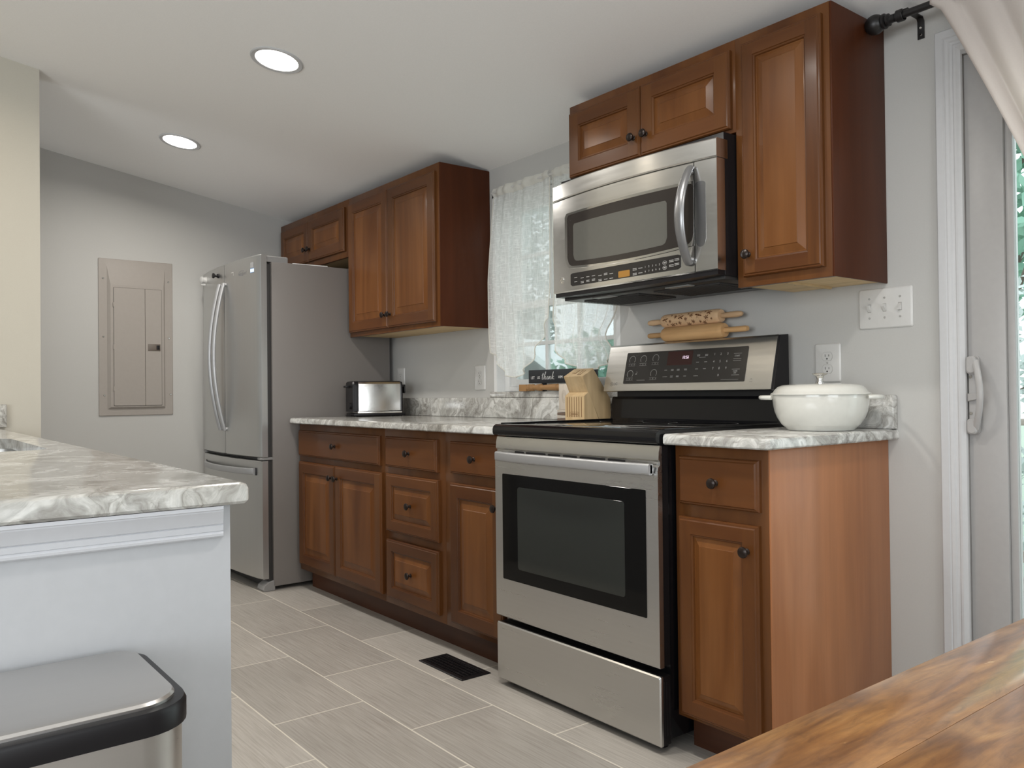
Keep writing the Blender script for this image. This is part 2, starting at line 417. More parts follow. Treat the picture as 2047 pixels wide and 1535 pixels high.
def rings(bm, loops, cap0=True, cap1=True, mi=0):
    vs = [[bm.verts.new(p) for p in lp] for lp in loops]; n = len(vs[0])
    for a, b in zip(vs[:-1], vs[1:]):
        for k in range(n):
            bm.faces.new((a[k], a[(k + 1) % n], b[(k + 1) % n], b[k])).material_index = mi
    if cap0:
        bm.faces.new(vs[0][::-1]).material_index = mi
    if cap1:
        bm.faces.new(vs[-1]).material_index = mi
    return bm


def prism(bm, poly, fn, d0, d1, bev=0.0, mi=0):
    """poly in 2-D, fn(a,b,d)->xyz"""
    if bev:
        cx = sum(p[0] for p in poly) / len(poly); cy = sum(p[1] for p in poly) / len(poly)
        w = max(p[0] for p in poly) - min(p[0] for p in poly); h = max(p[1] for p in poly) - min(p[1] for p in poly)
        kx = 1 - 2 * bev / w; ky = 1 - 2 * bev / h
        ins = [(cx + (a - cx) * kx, cy + (b - cy) * ky) for a, b in poly]
        s = 1 if d1 > d0 else -1
        lp = [[fn(a, b, d0) for a, b in poly], [fn(a, b, d1 - s * bev) for a, b in poly], [fn(a, b, d1) for a, b in ins]]
    else:
        lp = [[fn(a, b, d0) for a, b in poly], [fn(a, b, d1) for a, b in poly]]
    return rings(bm, lp, mi=mi)


XZ = lambda a, b, d: (a, d, b)
XY = lambda a, b, d: (a, b, d)
YZ = lambda a, b, d: (d, a, b)


def obj(name, bm, mats, parent=None, sharp=32, label=None):
    bmesh.ops.recalc_face_normals(bm, faces=bm.faces)
    me = bpy.data.meshes.new(name); bm.to_mesh(me); bm.free()
    for m in (mats if isinstance(mats, (list, tuple)) else [mats]):
        me.materials.append(m)
    me.polygons.foreach_set('use_smooth', [True] * len(me.polygons)); me.set_sharp_from_angle(angle=math.radians(sharp))
    o = bpy.data.objects.new(name, me); COL.objects.link(o)
    if parent is not None:
        o.parent = parent
        if parent.type == 'EMPTY':
            o.matrix_parent_inverse = Matrix.Translation(-Vector(parent.location))
    if label:
        o['label'] = label
    return o


def thing(name, label, cat, loc, group=None):
    o = bpy.data.objects.new(name, None); COL.objects.link(o); o.location = loc; o.empty_display_size = 0.05
    o['label'] = label; o['category'] = cat
    if group:
        o['group'] = group
    return o


def tag(o, label, cat, group=None, kind=None):
    o['label'] = label; o['category'] = cat
    if group:
        o['group'] = group
    if kind:
        o['kind'] = kind
    return o


def struct(name, bm, mats, label, cat, sharp=32):
    return tag(obj(name, bm, mats, sharp=sharp), label, cat, kind='structure')


BM = bmesh.new
_txt = {}


def text_faces(s, shear=0.0):
    key = (s, shear)
    if key in _txt:
        return _txt[key]
    cu = bpy.data.curves.new('tmp_text', 'FONT'); cu.body = s; cu.size = 1.0; cu.shear = shear; cu.align_x = 'CENTER'; cu.align_y = 'CENTER'; cu.resolution_u = 3
    ob = bpy.data.objects.new('tmp_text', cu); COL.objects.link(ob)
    dg = bpy.context.evaluated_depsgraph_get(); dg.update()
    me = bpy.data.meshes.new_from_object(ob.evaluated_get(dg))
    r = ([tuple(v.co) for v in me.vertices], [tuple(p.vertices) for p in me.polygons])
    bpy.data.objects.remove(ob); bpy.data.curves.remove(cu); bpy.data.meshes.remove(me)
    _txt[key] = r
    return r


def text(bm, s, size, fn, cx, cy, sx=1.0, shear=0.0, mi=0):
    """fn(a,b)->xyz; text centred on (cx,cy) in the fn plane"""
    vs, fs = text_faces(s, shear)
    vv = [bm.verts.new(fn(cx + x * size * sx, cy + y * size)) for x, y, _z in vs]
    for f in fs:
        try:
            bm.faces.new([vv[i] for i in f]).material_index = mi
        except ValueError:
            pass


def flat(bm, poly, fn, mi=0):
    bm.faces.new([bm.verts.new(fn(a, b)) for a, b in poly]).material_index = mi


def bar(bm, cx, cy, w, h, fn, mi=0):
    flat(bm, [(cx - w / 2, cy - h / 2), (cx + w / 2, cy - h / 2), (cx + w / 2, cy + h / 2), (cx - w / 2, cy + h / 2)], fn, mi)


def arc2(bm, cx, cy, rx, ry, a0, a1, w, fn, n=20, mi=0):
    pts = []
    for i in range(n + 1):
        a = a0 + (a1 - a0) * i / n
        pts.append(((cx + (rx + w / 2) * math.cos(a), cy + (ry + w / 2) * math.sin(a)), (cx + (rx - w / 2) * math.cos(a), cy + (ry - w / 2) * math.sin(a))))
    for (p, q), (p2, q2) in zip(pts[:-1], pts[1:]):
        flat(bm, [p, p2, q2, q], fn, mi)


# ------------------------------------------------------------------ room shell
CZ = lambda y: 2.146 - 0.164 * y          # sloped ceiling height
XL_, XR_, YR_ = -3.60, 4.3, -5.3          # left wall, right wall, rear wall
b = BM(); box(b, XL_ - .12, XR_ + .12, YR_ - .12, 0.02, -0.10, 0.0)
struct('floor', b, FLOOR, 'pale grey-beige striated floor tiles laid in offset rows', 'floor')
b = BM(); prism(b, [(0.15, CZ(0.15)), (0.15, CZ(0.15) + .1), (YR_ - .12, CZ(YR_ - .12) + .1), (YR_ - .12, CZ(YR_ - .12))], YZ, XL_ - .12, XR_ + .12)
struct('ceiling', b, CEIL, 'smooth pale grey ceiling sloping down to the cabinet wall', 'ceiling')
# cabinet wall with the window and patio-door openings
WX0, WX1, WZ0, WZ1 = -1.675, -0.805, 1.012, 2.02
DX0, DX1, DZ1 = 0.535, 2.35, 2.02
b = BM(); T = 0.16
for (x0, x1, z0, z1) in ((XL_, WX0, 0, 2.146), (WX0, WX1, 0, WZ0), (WX0, WX1, WZ1, 2.146), (WX1, DX0, 0, 2.146), (DX0, DX1, DZ1, 2.146), (DX1, XR_, 0, 2.146)):
    box(b, x0, x1, 0.0, T, z0, z1)
struct('wall_back', b, WALL, 'greige painted wall behind the range and the wooden cabinets', 'wall')
b = BM(); prism(b, [(0.16, 0), (0.16, CZ(.16)), (YR_, CZ(YR_)), (YR_, 0)], YZ, XL_ - .1, XL_)
struct('wall_left', b, WALL, 'grey wall holding the breaker panel beside the fridge', 'wall')
b = BM(); SX = -2.446
prism(b, [(-1.857, 0), (-1.857, CZ(-1.857)), (YR_, CZ(YR_)), (YR_, 0)], YZ, SX - .115, SX)
struct('wall_stub', b, WALLC, 'cream wall end standing behind the sink at the left edge', 'wall')
b = BM()     # rear wall with wide window opening
for (x0, x1, z0, z1) in ((SX, 0.1, 0, CZ(YR_)), (3.1, XR_, 0, CZ(YR_)), (0.1, 3.1, 0, .7), (0.1, 3.1, 2.2, CZ(YR_))):
    box(b, x0, x1, YR_ - .1, YR_, z0, z1)
struct('wall_rear', b, WALL, 'greige wall behind the viewer with a wide window', 'wall')
b = BM()
for (y0, y1, z0, z1) in ((YR_, -3.7, 0, 3.0), (-1.5, 0.0, 0, 2.3), (-3.7, -1.5, 0, .65), (-3.7, -1.5, 2.15, 2.5)):
    box(b, XR_, XR_ + .1, y0, y1, z0, z1)
struct('wall_right', b, WALL, 'greige dining-side wall with a wide window', 'wall')

# ------------------------------------------------------------------ window over the counter
wn = thing('window_1', 'white double-hung window behind the sheer curtains', 'window', (-1.24, 0.08, 1.04)); wn['kind'] = 'structure'
b = BM()
box(b, WX0, WX0 + .022, 0.0, 0.15, 1.041, WZ1); box(b, WX1 - .022, WX1, 0.0, 0.15, 1.041, WZ1)
box(b, WX0, WX1, 0.0, 0.15, WZ1 - .02, WZ1)
obj('jamb', b, WINV, wn)
b = BM()
for x0, x1, z0, z1 in ((WX0 + .022, WX0 + .06, 1.041, WZ1 - .02), (WX1 - .06, WX1 - .022, 1.041, WZ1 - .02), (WX0 + .06, WX1 - .06, 1.041, 1.065), (WX0 + .06, WX1 - .06, WZ1 - .06, WZ1 - .02)):
    box(b, x0, x1, 0.05, 0.14, z0, z1, 0.003)
obj('window_frame', b, WINV, wn)
for nm, z0, z1, y in (('lower_sash', 1.065, 1.475, 0.06), ('upper_sash', 1.445, WZ1 - .06, 0.095)):
    x0, x1 = WX0 + .06, WX1 - .06
    b = BM()
    for q in ((x0, x0 + .04, z0, z1), (x1 - .04, x1, z0, z1), (x0 + .04, x1 - .04, z0, z0 + .035), (x0 + .04, x1 - .04, z1 - .035, z1)):
        box(b, q[0], q[1], y, y + .032, q[2], q[3], 0.003)
    s = obj(nm, b, WINV, wn)
    b = BM(); xi0, xi1, zi0, zi1 = x0 + .04, x1 - .04, z0 + .035, z1 - .035
    for k in (1, 2):
        xx = xi0 + (xi1 - xi0) * k / 3; box(b, xx - .009, xx + .009, y + .007, y + .025, zi0, zi1, 0.002)
    zz = (zi0 + zi1) / 2; box(b, xi0, xi1, y + .008, y + .024, zz - .009, zz + .009, 0.002)
    obj('muntins', b, WINV, s)
    b = BM(); box(b, xi0, xi1, y + .014, y + .018, zi0, zi1); obj('glass_pane', b, GLASS, s)
b = BM(); box(b, -1.684, -0.772, -0.022, 0.05, 1.0125, 1.041, 0.004)
struct('window_sill', b, GRAN, 'grey veined stone sill under the kitchen window', 'sill')

# ------------------------------------------------------------------ patio door and its casing
b = BM()
prof = [(0.0, 0.0), (0.0, -0.017), (.003, -.0195), (.022, -.0185), (.025, -.0155), (.028, -.0165), (.036, -.0150), (.040, -.0115), (.046, -.0105), (.049, -.0125), (.055, -.0125), (.060, -.0085), (.066, -.006), (.068, 0.0)]
# left casing: profile in (x, y), extruded along z
c0 = 0.484
rings(b, [[(c0 + a, d, 0.0) for a, d in prof], [(c0 + a, d, 2.062 - a) for a, d in prof]])
rings(b, [[(c0 + a, d, 2.062 - a) for a, d in prof], [(2.40 - a, d, 2.062 - a) for a, d in prof]], cap0=False)
rings(b, [[(2.40 - a, d, 0.0) for a, d in prof], [(2.40 - a, d, 2.062 - a) for a, d in prof]])
struct('trim_1', b, WHITE, 'white moulded casing around the patio door', 'trim', 20)
dr = thing('door_1', 'white sliding glass patio door beside the light switches', 'door', (1.44, 0.05, 0)); dr['kind'] = 'structure'
b = BM(); box(b, 0.537, 2.348, 0.0, 0.13, 0.0, 0.03); box(b, 0.537, 2.348, 0.0, 0.13, 1.985, 2.019); box(b, 0.537, 0.5499, 0.0, 0.13, 0.03, 1.985); box(b, 2.337, 2.348, 0.0, 0.13, 0.03, 1.985)
obj('door_frame', b, VINYL, dr)
for nm, x0, x1, y in (('sliding_panel', 0.550, 1.46, 0.012), ('fixed_panel', 1.44, 2.335, 0.062)):
    b = BM()
    for q in ((x0, x0 + .100, .03, 1.985), (x1 - .09, x1, .03, 1.985), (x0 + .10, x1 - .09, .03, .13), (x0 + .10, x1 - .09, 1.89, 1.985)):
        box(b, q[0], q[1], y, y + .045, q[2], q[3], 0.003)
    for q in ((x0 + .100, x0 + .120, .13, 1.89), (x1 - .108, x1 - .09, .13, 1.89), (x0 + .12, x1 - .108, .13, .15), (x0 + .12, x1 - .108, 1.87, 1.89)):
        box(b, q[0], q[1], y + .010, y + .040, q[2], q[3], 0.003)
    s = obj(nm, b, VINYL, dr)
    b = BM(); box(b, x0 + .12, x1 - .108, y + .020, y + .026, .15, 1.87); obj('glass_pane', b, GLASS, s)
b = BM()   # handle set
yy = 0.012
prism(b, rrect(.5535, .583, .905, 1.127, .012), XZ, yy, yy - .010, 0.003)
for z0, z1 in ((1.075, 1.125), (.906, .95)):
    prism(b, rrect(.555, .582, z0, z1, .011), XZ, yy - .009, yy - .030, 0.004)
hpts = [(.578, yy - .022, 1.112)] + [(.578 + .022 * math.sin(PI * t), yy - .022 - .026 * math.sin(PI * t), 1.112 - .19 * t) for t in [i / 16 for i in range(1, 16)]] + [(.578, yy - .022, .922)]
tube(b, hpts, .006, 10, .009, (1, 0, 0))
prism(b, [(.556, .998), (.580, 1.003), (.588, 1.018), (.578, 1.022), (.556, 1.020)], XZ, yy - .009, yy - .022, 0.002)
hd = obj('door_handle', b, VINYL, dr)
b = BM()
for z in (1.067, .964):
    lathe(b, [(.0, .0018), (.004, .0018), (.0052, 0)], (.5605, yy - .010, z), (0, -1, 0), 14)
obj('screws', b, CHROME, hd)

# ------------------------------------------------------------------ curtain rod and drape
rod = thing('curtain_rod', 'black curtain rod with ball end above the patio door', 'curtain rod', (0.35, 0, 2.11))
b = BM(); cyl(b, (0.385, -.1, 2.113), (2.55, -.1, 2.113), .0105, 18); cyl(b, (0.7, -.1, 2.113), (2.3, -.1, 2.113), .0118, 18)
obj('rod', b, ROD, rod)
for sx_, xf in ((1, .352), (-1, 2.583)):
    b = BM()
    pr = [(0, -.029)] + [(.029 * math.cos(a), .029 * math.sin(a)) for a in [math.radians(-80 + 14 * i) for i in range(11)]] + [(.015, .024), (.022, .026), (.022, .031), (.014, .034), (.018, .037), (.018, .043), (.012, .046), (.012, .060)]
    lathe(b, pr, (xf, -.1, 2.113), (sx_, 0, 0), 22); obj('finial', b, ROD, rod)
for xb in (.440, 2.3):
    b = BM()
    sweep(b, rrect(-.010, .010, -.002, .002, .001, 1), [(xb, -.003, 2.066), (xb, -.003, 2.118), (xb, -.010, 2.127), (xb, -.085, 2.127), (xb, -.10, 2.127)], lambda i: (Vector((1, 0, 0)), [Vector((0, -1, 0)), Vector((0, -.9, .4)), Vector((0, -.3, 1)), Vector((0, 0, 1)), Vector((0, 0, 1))][i]))
    for k in range(13):
        pass
    arc = [(xb - .012, -.1 + .016 * math.cos(a), 2.113 + .016 * math.sin(a)) for a in [math.radians(60 - 25 * i) for i in range(13)]]
    sweep(b, rrect(-.010, .010, -.0015, .0015, .001, 1), [Vector(p) + Vector((.0, 0, 0)) for p in arc], lambda i: (Vector((1, 0, 0)), Vector((0, math.cos(math.radians(60 - 25 * i)), math.sin(math.radians(60 - 25 * i))))))
    br = obj('bracket', b, ROD, rod)
    b = BM()
    for z in (2.078, 2.098):
        lathe(b, [(0, .002), (.003, .002), (.0042, 0)], (xb, -.005, z), (0, -1, 0), 12)
    obj('screws', b, CHROME, br)

b = BM(); nu, nv = 110, 40
grid = []
for j in range(nv + 1):
    t = j / nv; z = 2.128 - t * 1.10
    row = []
    for i in range(nu + 1):
        u = i / nu
        xl = 0.528 + 0.462 * t ** 0.98 + 0.02 * math.sin(PI * t); xr = 1.36 - 0.20 * t
        if t < .04:
            xl = 0.524
        x = xl + (xr - xl) * u
        amp = 0.010 + 0.030 * min(1, t * 2)
        y = -0.118 - amp * (0.55 + 0.45 * math.sin(u * 2 * PI * 9 + 0.6 + 1.0 * math.sin(3 * u + 2 * t))) - 0.028 * t
        row.append(b.verts.new((x, y, z + .012 * math.sin(u * 2 * PI * 9))))
    grid.append(row)
for j in range(nv):
    for i in range(nu):
        b.faces.new((grid[j][i], grid[j][i + 1], grid[j + 1][i + 1], grid[j + 1][i]))
dp = obj('drape', b, DRAPE, None, 60)
md = dp.modifiers.new('cloth_thickness', 'SOLIDIFY'); md.thickness = 0.0025; md.offset = 0
tag(dp, 'beige drape pulled aside across the top of the patio door', 'curtain')

# ------------------------------------------------------------------ sheer window curtains


def lerp_tab(tab, u):
    for (a, va), (c, vc) in zip(tab[:-1], tab[1:]):
        if u <= c:
            return va + (vc - va) * (u - a) / (c - a)
    return tab[-1][1]


def smooth_tab(tab, u):
    w = .022
    return sum(lerp_tab(tab, min(tab[-1][0], max(tab[0][0], u + d * w))) * k for d, k in ((-2, 1), (-1, 4), (0, 6), (1, 4), (2, 1))) / 16


def sheer(label, xl_tab, xr_tab, zb_tab, ph, xtop):
    b = BM(); nu, nv = 96, 80; ztop = 2.030; hem = BM(); g = []
    for j in range(nv + 1):
        t = j / nv; row = []
        for i in range(nu + 1):
            u = i / nu; zb = smooth_tab(zb_tab, u); z = ztop + (zb - ztop) * t
            xl = smooth_tab(xl_tab, ztop - z); xr = smooth_tab(xr_tab, ztop - z)
            x = xl + (xr - xl) * u
            y = -.040 + .009 * math.sin(u * 2 * PI * 6 + ph + .8 * math.sin(5 * t)) * (0.5 + t) + .006 * math.sin(u * 17 + ph)
            if t < .05:
                y -= .010 * math.sin(PI * t / .05) + .002
            y -= .02 * math.sin(PI * min(1, t * 1.2)) * .5
            row.append(b.verts.new((x, y, z)))
        g.append(row)
    for j in range(nv):
        for i in range(nu):
            b.faces.new((g[j][i], g[j][i + 1], g[j + 1][i + 1], g[j + 1][i]))
    cor = [r[-1].co.copy() for r in g] if ph > 0.5 else [r[0].co.copy() for r in g]
    outline = [r[0].co.copy() for r in g[4:]] + [v.co.copy() for v in g[-1][1:]] + [r[-1].co.copy() for r in reversed(g[4:-1])]
    band = [[v.co.copy() for v in r] for r in g[:5]]
    o = obj('sheer_curtain', b, SHEER, None, 80)
    tag(o, label, 'curtain', 'sheer curtains at the kitchen window')
    b = BM(); tube(b, outline, .0030, 6, cap=True); obj('hem', b, SHEERH, o)
    b = BM(); gg = [[b.verts.new(p + Vector((0, -.003, 0))) for p in r] for r in band]
    for j in range(4):
        for i in range(nu):
            b.faces.new((gg[j][i], gg[j][i + 1], gg[j + 1][i + 1], gg[j + 1][i]))
    obj('rod_pocket', b, SHEERH, o, 80)
    return o


sheer('sheer white woven curtain panel beside the wall cabinet', [(0, -1.605), (.1, -1.62), (.44, -1.66), (.7, -1.655), (.83, -1.64), (1, -1.62)], [(0, -1.185), (.5, -1.185), (.66, -1.20), (1, -1.225)],
      [(0, 1.235), (.08, 1.205), (.16, 1.165), (.24, 1.125), (.38, 1.108), (.50, 1.112), (.62, 1.14), (.70, 1.175), (.74, 1.20), (.78, 1.235), (.86, 1.275), (.94, 1.325), (1, 1.375)], 0.3, 0)
sheer('sheer white woven curtain panel behind the microwave', [(0, -1.18), (.5, -1.18), (.66, -1.195), (1, -1.185)], [(0, -.782), (.60, -.780), (.66, -.785), (.72, -.83), (.755, -.868), (.79, -.85), (.82, -.80), (1, -.79)],
      [(0, 1.38), (.03, 1.30), (.08, 1.235), (.16, 1.19), (.28, 1.16), (.42, 1.138), (.56, 1.130), (.70, 1.134), (.85, 1.150), (1, 1.18)], 1.3, 0)
cr = thing('cafe_rod', 'slim white rod threaded through the sheer curtains', 'curtain rod', (-1.2, -.045, 2.0))
b = BM(); cyl(b, (-1.615, -.047, 2.008), (-.776, -.047, 2.008), .005, 10); obj('rod', b, PLASTIC, cr)
for x in (-1.612, -.779):
    b = BM(); sweep(b, rrect(-.005, .005, -.003, .003, .001, 1), [(x, -.003, 2.008), (x, -.052, 2.008)], lambda i: (Vector((1, 0, 0)), Vector((0, 0, 1))))
    obj('hook', b, PLASTIC, cr)

# ------------------------------------------------------------------ cabinets


def ringpts(x0, x1, z0, z1, i, y):
    return [(x0 + i, y, z0 + i), (x1 - i, y, z0 + i), (x1 - i, y, z1 - i), (x0 + i, y, z1 - i)]


def knob(parent, x, y, z, dirn=(0, -1, 0)):
    b = BM()
    lathe(b, [(.0085, 0), (.0085, .0015), (.0055, .004), (.0048, .011), (.007, .014), (.0135, .0165), (.0152, .0195), (.0140, .0228), (.009, .0258), (0, .0268)], (x, y, z), dirn, 20)
    return obj('knob', b, BRONZE, parent)


def slab_front(parent, name, x0, x1, z0, z1, yb, kx, th=.020, kz=None):
    yf = yb - th; b = BM()
    L = [ringpts(x0, x1, z0, z1, 0, yb), ringpts(x0, x1, z0, z1, 0, yf + .009), ringpts(x0, x1, z0, z1, .003, yf + .0045), ringpts(x0, x1, z0, z1, .007, yf + .0035), ringpts(x0, x1, z0, z1, .010, yf)]
    rings(b, L)
    d = obj(name, b, DOORH, parent, 18)
    if kx is not None:
        knob(d, kx, yf, (z0 + z1) / 2 if kz is None else kz)
    return d


def panel_front(parent, name, x0, x1, z0, z1, yb, kx, kz, st=.055, th=.020, slope=.034):
    yf = yb - th; b = BM()
    L = [ringpts(x0, x1, z0, z1, 0, yb), ringpts(x0, x1, z0, z1, 0, yf + .008), ringpts(x0, x1, z0, z1, .003, yf + .0035), ringpts(x0, x1, z0, z1, .007, yf + .003), ringpts(x0, x1, z0, z1, .010, yf)]
    vs = [[b.verts.new(p) for p in lp] for lp in L]
    for a, c in zip(vs[:-1], vs[1:]):
        for k in range(4):
            f = b.faces.new((a[k], a[(k + 1) % 4], c[(k + 1) % 4], c[k])); f.material_index = 1 if k % 2 == 0 else 0
    b.faces.new(vs[0][::-1])
    e = .010
    for q, mi in (((x0 + e, x0 + st, z0 + e, z1 - e), 0), ((x1 - st, x1 - e, z0 + e, z1 - e), 0), ((x0 + st, x1 - st, z0 + e, z0 + st), 1), ((x0 + st, x1 - st, z1 - st, z1 - e), 1)):
        f = b.faces.new([b.verts.new(p) for p in ((q[0], yf, q[2]), (q[1], yf, q[2]), (q[1], yf, q[3]), (q[0], yf, q[3]))]); f.material_index = mi
    M = [ringpts(x0, x1, z0, z1, st, yf), ringpts(x0, x1, z0, z1, st + .0015, yf + .003), ringpts(x0, x1, z0, z1, st + .006, yf + .0045), ringpts(x0, x1, z0, z1, st + .008, yf + .0095)]
    vm = [[b.verts.new(p) for p in lp] for lp in M]
    for a, c in zip(vm[:-1], vm[1:]):
        for k in range(4):
            f = b.faces.new((a[k], a[(k + 1) % 4], c[(k + 1) % 4], c[k])); f.material_index = 1 if k % 2 == 0 else 0
    d = obj(name, b, [DOORV, DOORH], parent, 14)
    b = BM(); s = st + .007
    P = [ringpts(x0, x1, z0, z1, s, yf + .012), ringpts(x0, x1, z0, z1, s, yf + .0095), ringpts(x0, x1, z0, z1, s + .004, yf + .0092), ringpts(x0, x1, z0, z1, s + slope, yf + .0022), ringpts(x0, x1, z0, z1, s + slope + .0015, yf + .0005)]
    rings(b, P)
    obj('raised_panel', b, PANEL, d, 10)
    if kx is not None:
        knob(d, kx, yf, kz)
    return d


def base_body(parent, x0, x1, sideL=False, sideR=False, depth=.611, top=.884):
    b = BM(); y0 = -depth
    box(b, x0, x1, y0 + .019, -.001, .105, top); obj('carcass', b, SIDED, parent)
    b = BM()
    box(b, x0, x1, y0, y0 + .019, .105, top, 0.001)
    obj('face_frame', b, DOORV, parent)
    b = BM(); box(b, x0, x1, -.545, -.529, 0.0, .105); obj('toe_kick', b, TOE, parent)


YF = -.611
ca = thing('base_cabinet', 'wooden base cabinet with two doors under a wide drawer, next to the fridge', 'cabinet', (-2.14, -.3, 0), 'wooden base cabinets')
base_body(ca, -2.605, -1.685)
slab_front(ca, 'drawer', -2.587, -1.713, .712, .848, YF, -2.15)
panel_front(ca, 'door', -2.587, -2.160, .136, .682, YF, -2.188, .622)
panel_front(ca, 'door', -2.157, -1.695, .136, .682, YF, -2.129, .622)
cb = thing('base_cabinet', 'wooden base cabinet with a stack of three drawers', 'cabinet', (-1.44, -.3, 0), 'wooden base cabinets')
base_body(cb, -1.685, -1.193)
slab_front(cb, 'drawer', -1.655, -1.240, .714, .848, YF, -1.449)
panel_front(cb, 'drawer', -1.653, -1.230, .429, .683, YF, -1.441, .557, st=.048, slope=.026)
panel_front(cb, 'drawer', -1.653, -1.230, .135, .393, YF, -1.441, .263, st=.048, slope=.026)
cc = thing('base_cabinet', 'wooden base cabinet with one drawer and door, left of the range', 'cabinet', (-.98, -.3, 0), 'wooden base cabinets')
base_body(cc, -1.193, -.782)
slab_front(cc, 'drawer', -1.140, -.800, .720, .847, YF, -.970)
panel_front(cc, 'door', -1.142, -.800, .128, .682, YF, -.829, .612)
ce = thing('base_cabinet', 'narrow wooden base cabinet with pale end panel, right of the range', 'cabinet', (.16, -.3, 0), 'wooden base cabinets')
base_body(ce, .006, .3165)
slab_front(ce, 'drawer', .029, .296, .716, .852, YF, .1625)
panel_front(ce, 'door', .026, .293, .118, .680, YF, .262, .612, st=.046, slope=.022)
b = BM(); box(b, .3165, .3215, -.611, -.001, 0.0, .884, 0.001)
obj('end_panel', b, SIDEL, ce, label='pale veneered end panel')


def wall_cab(name, label, x0, x1, z0, z1, sideR, doors, loc):
    c = thing(name, label, 'cabinet', loc, 'wooden wall cabinets'); D = .298
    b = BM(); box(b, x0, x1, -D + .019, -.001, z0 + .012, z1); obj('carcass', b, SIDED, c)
    b = BM(); box(b, x0, x1, -D, -D + .019, z0, z1, 0.001); obj('face_frame', b, DOORV, c)
    b = BM(); box(b, x0 + .004, x1 - .004, -D + .019, -.002, z0 + .006, z0 + .0125); obj('bottom_panel', b, RAWW, c, label='unfinished pale underside')
    if sideR:
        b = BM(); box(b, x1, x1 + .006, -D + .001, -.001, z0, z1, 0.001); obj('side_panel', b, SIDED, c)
    for q in doors:
        panel_front(c, 'door', *q[:4], -D, q[4], q[5], st=q[6], slope=q[7])
    return c


wall_cab('wall_cabinet', 'short two-door wooden wall cabinet above the fridge', -3.59, -2.622, 1.815, 2.140, False,
         [(-3.555, -3.140, 1.850, 2.100, -3.168, 1.924, .055, .028), (-3.137, -2.662, 1.850, 2.100, -3.108, 1.924, .055, .028)], (-3.1, -.15, 1.815))
wall_cab('wall_cabinet', 'tall two-door wooden wall cabinet between fridge and window', -2.622, -1.700, 1.357, 2.140, True,
         [(-2.608, -2.170, 1.380, 2.102, -2.197, 1.448, .055, .034), (-2.167, -1.722, 1.380, 2.102, -2.140, 1.448, .055, .034)], (-2.16, -.15, 1.357))
wall_cab('wall_cabinet', 'short two-door wooden wall cabinet above the microwave', -.772, 0.0, 1.848, 2.140, False,
         [(-.762, -.392, 1.860, 2.108, -.420, 1.930, .055, .028), (-.389, -.012, 1.860, 2.108, -.361, 1.930, .055, .028)], (-.386, -.15, 1.848))
wall_cab('wall_cabinet', 'narrow tall single-door wooden wall cabinet right of the microwave', 0.0, .321, 1.357, 2.140, True,
         [(.030, .302, 1.386, 2.110, .054, 1.453, .046, .026)], (.16, -.15, 1.357))
b = BM(); box(b, .15, .16, -.27, -.03, 1.3555, 1.3635); lathe(b, [(.004, 0), (.004, .003)], (.14, -.2, 1.3605), (0, 0, -1), 8, mi=1)
wc = [o for o in bpy.data.objects if o.name.startswith('wall_cabinet') and o.location.x > 0][0]
obj('under_cleat', b, [RAWW, BRONZE], wc)

# ------------------------------------------------------------------ counters


def slab_edge(b, x0, x1, y0, y1, z0, z1, front=True, left=False, right=False, r=.010):
    """stone slab with eased top and bottom edges on the exposed sides"""
    pr = [(0.0, z0), (0, z0 + .004), (0, z1 - r), (r * .3, z1 - r * .3), (r, z1)]
    loops = []
    for ins, z in [(.004, z0), (0.0, z0 + .004), (0, z1 - r), (r * .3, z1 - r * .3), (r, z1)]:
        a0 = x0 + (ins if left else 0); a1 = x1 - (ins if right else 0); c0 = y0 + (ins if front else 0)
        rr = .008
        loops.append([(a0, y1, z), (a0, c0 + (rr if left else 0), z), (a0 + (rr if left else 0), c0, z), (a1 - (rr if right else 0), c0, z), (a1, c0 + (rr if right else 0), z), (a1, y1, z)])
    # merge duplicate corners
    vs = []
    for lp in loops:
        row = []
        for p in lp:
            if row and (Vector(row[-1].co) - Vector(p)).length < 1e-6:
                row.append(row[-1])
            else:
                row.append(b.verts.new(p))
        vs.append(row)
    n = len(vs[0])
    for a, c in zip(vs[:-1], vs[1:]):
        for k in range(n):
            q = []
            for v in (a[k], a[(k + 1) % n], c[(k + 1) % n], c[k]):
                if v not in q:
                    q.append(v)
            if len(q) > 2:
                b.faces.new(q)
    for row in (vs[0][::-1], vs[-1]):
        q = []
        for v in row:
            if v not in q:
                q.append(v)
        b.faces.new(q)
    return b


b = BM(); slab_edge(b, -2.620, -.7745, -.664, -.001, .884, .914, left=True)
tag(obj('countertop', b, GRAN), 'long grey veined stone worktop under the toaster', 'countertop')
b = BM(); slab_edge(b, .006, .354, -.664, -.001, .884, .914, right=True)
tag(obj('countertop', b, GRAN), 'short grey veined stone worktop under the white pot', 'countertop')
b = BM(); box(b, -2.62, -.7745, -.022, -.001, .9145, 1.012, 0.003)
tag(obj('backsplash', b, GRAN), 'low grey veined stone upstand along the long worktop', 'backsplash')
b = BM(); box(b, .006, .352, -.026, -.001, .9145, 1.017, 0.004)
tag(obj('backsplash', b, GRAN), 'low grey veined stone upstand behind the white pot', 'backsplash')

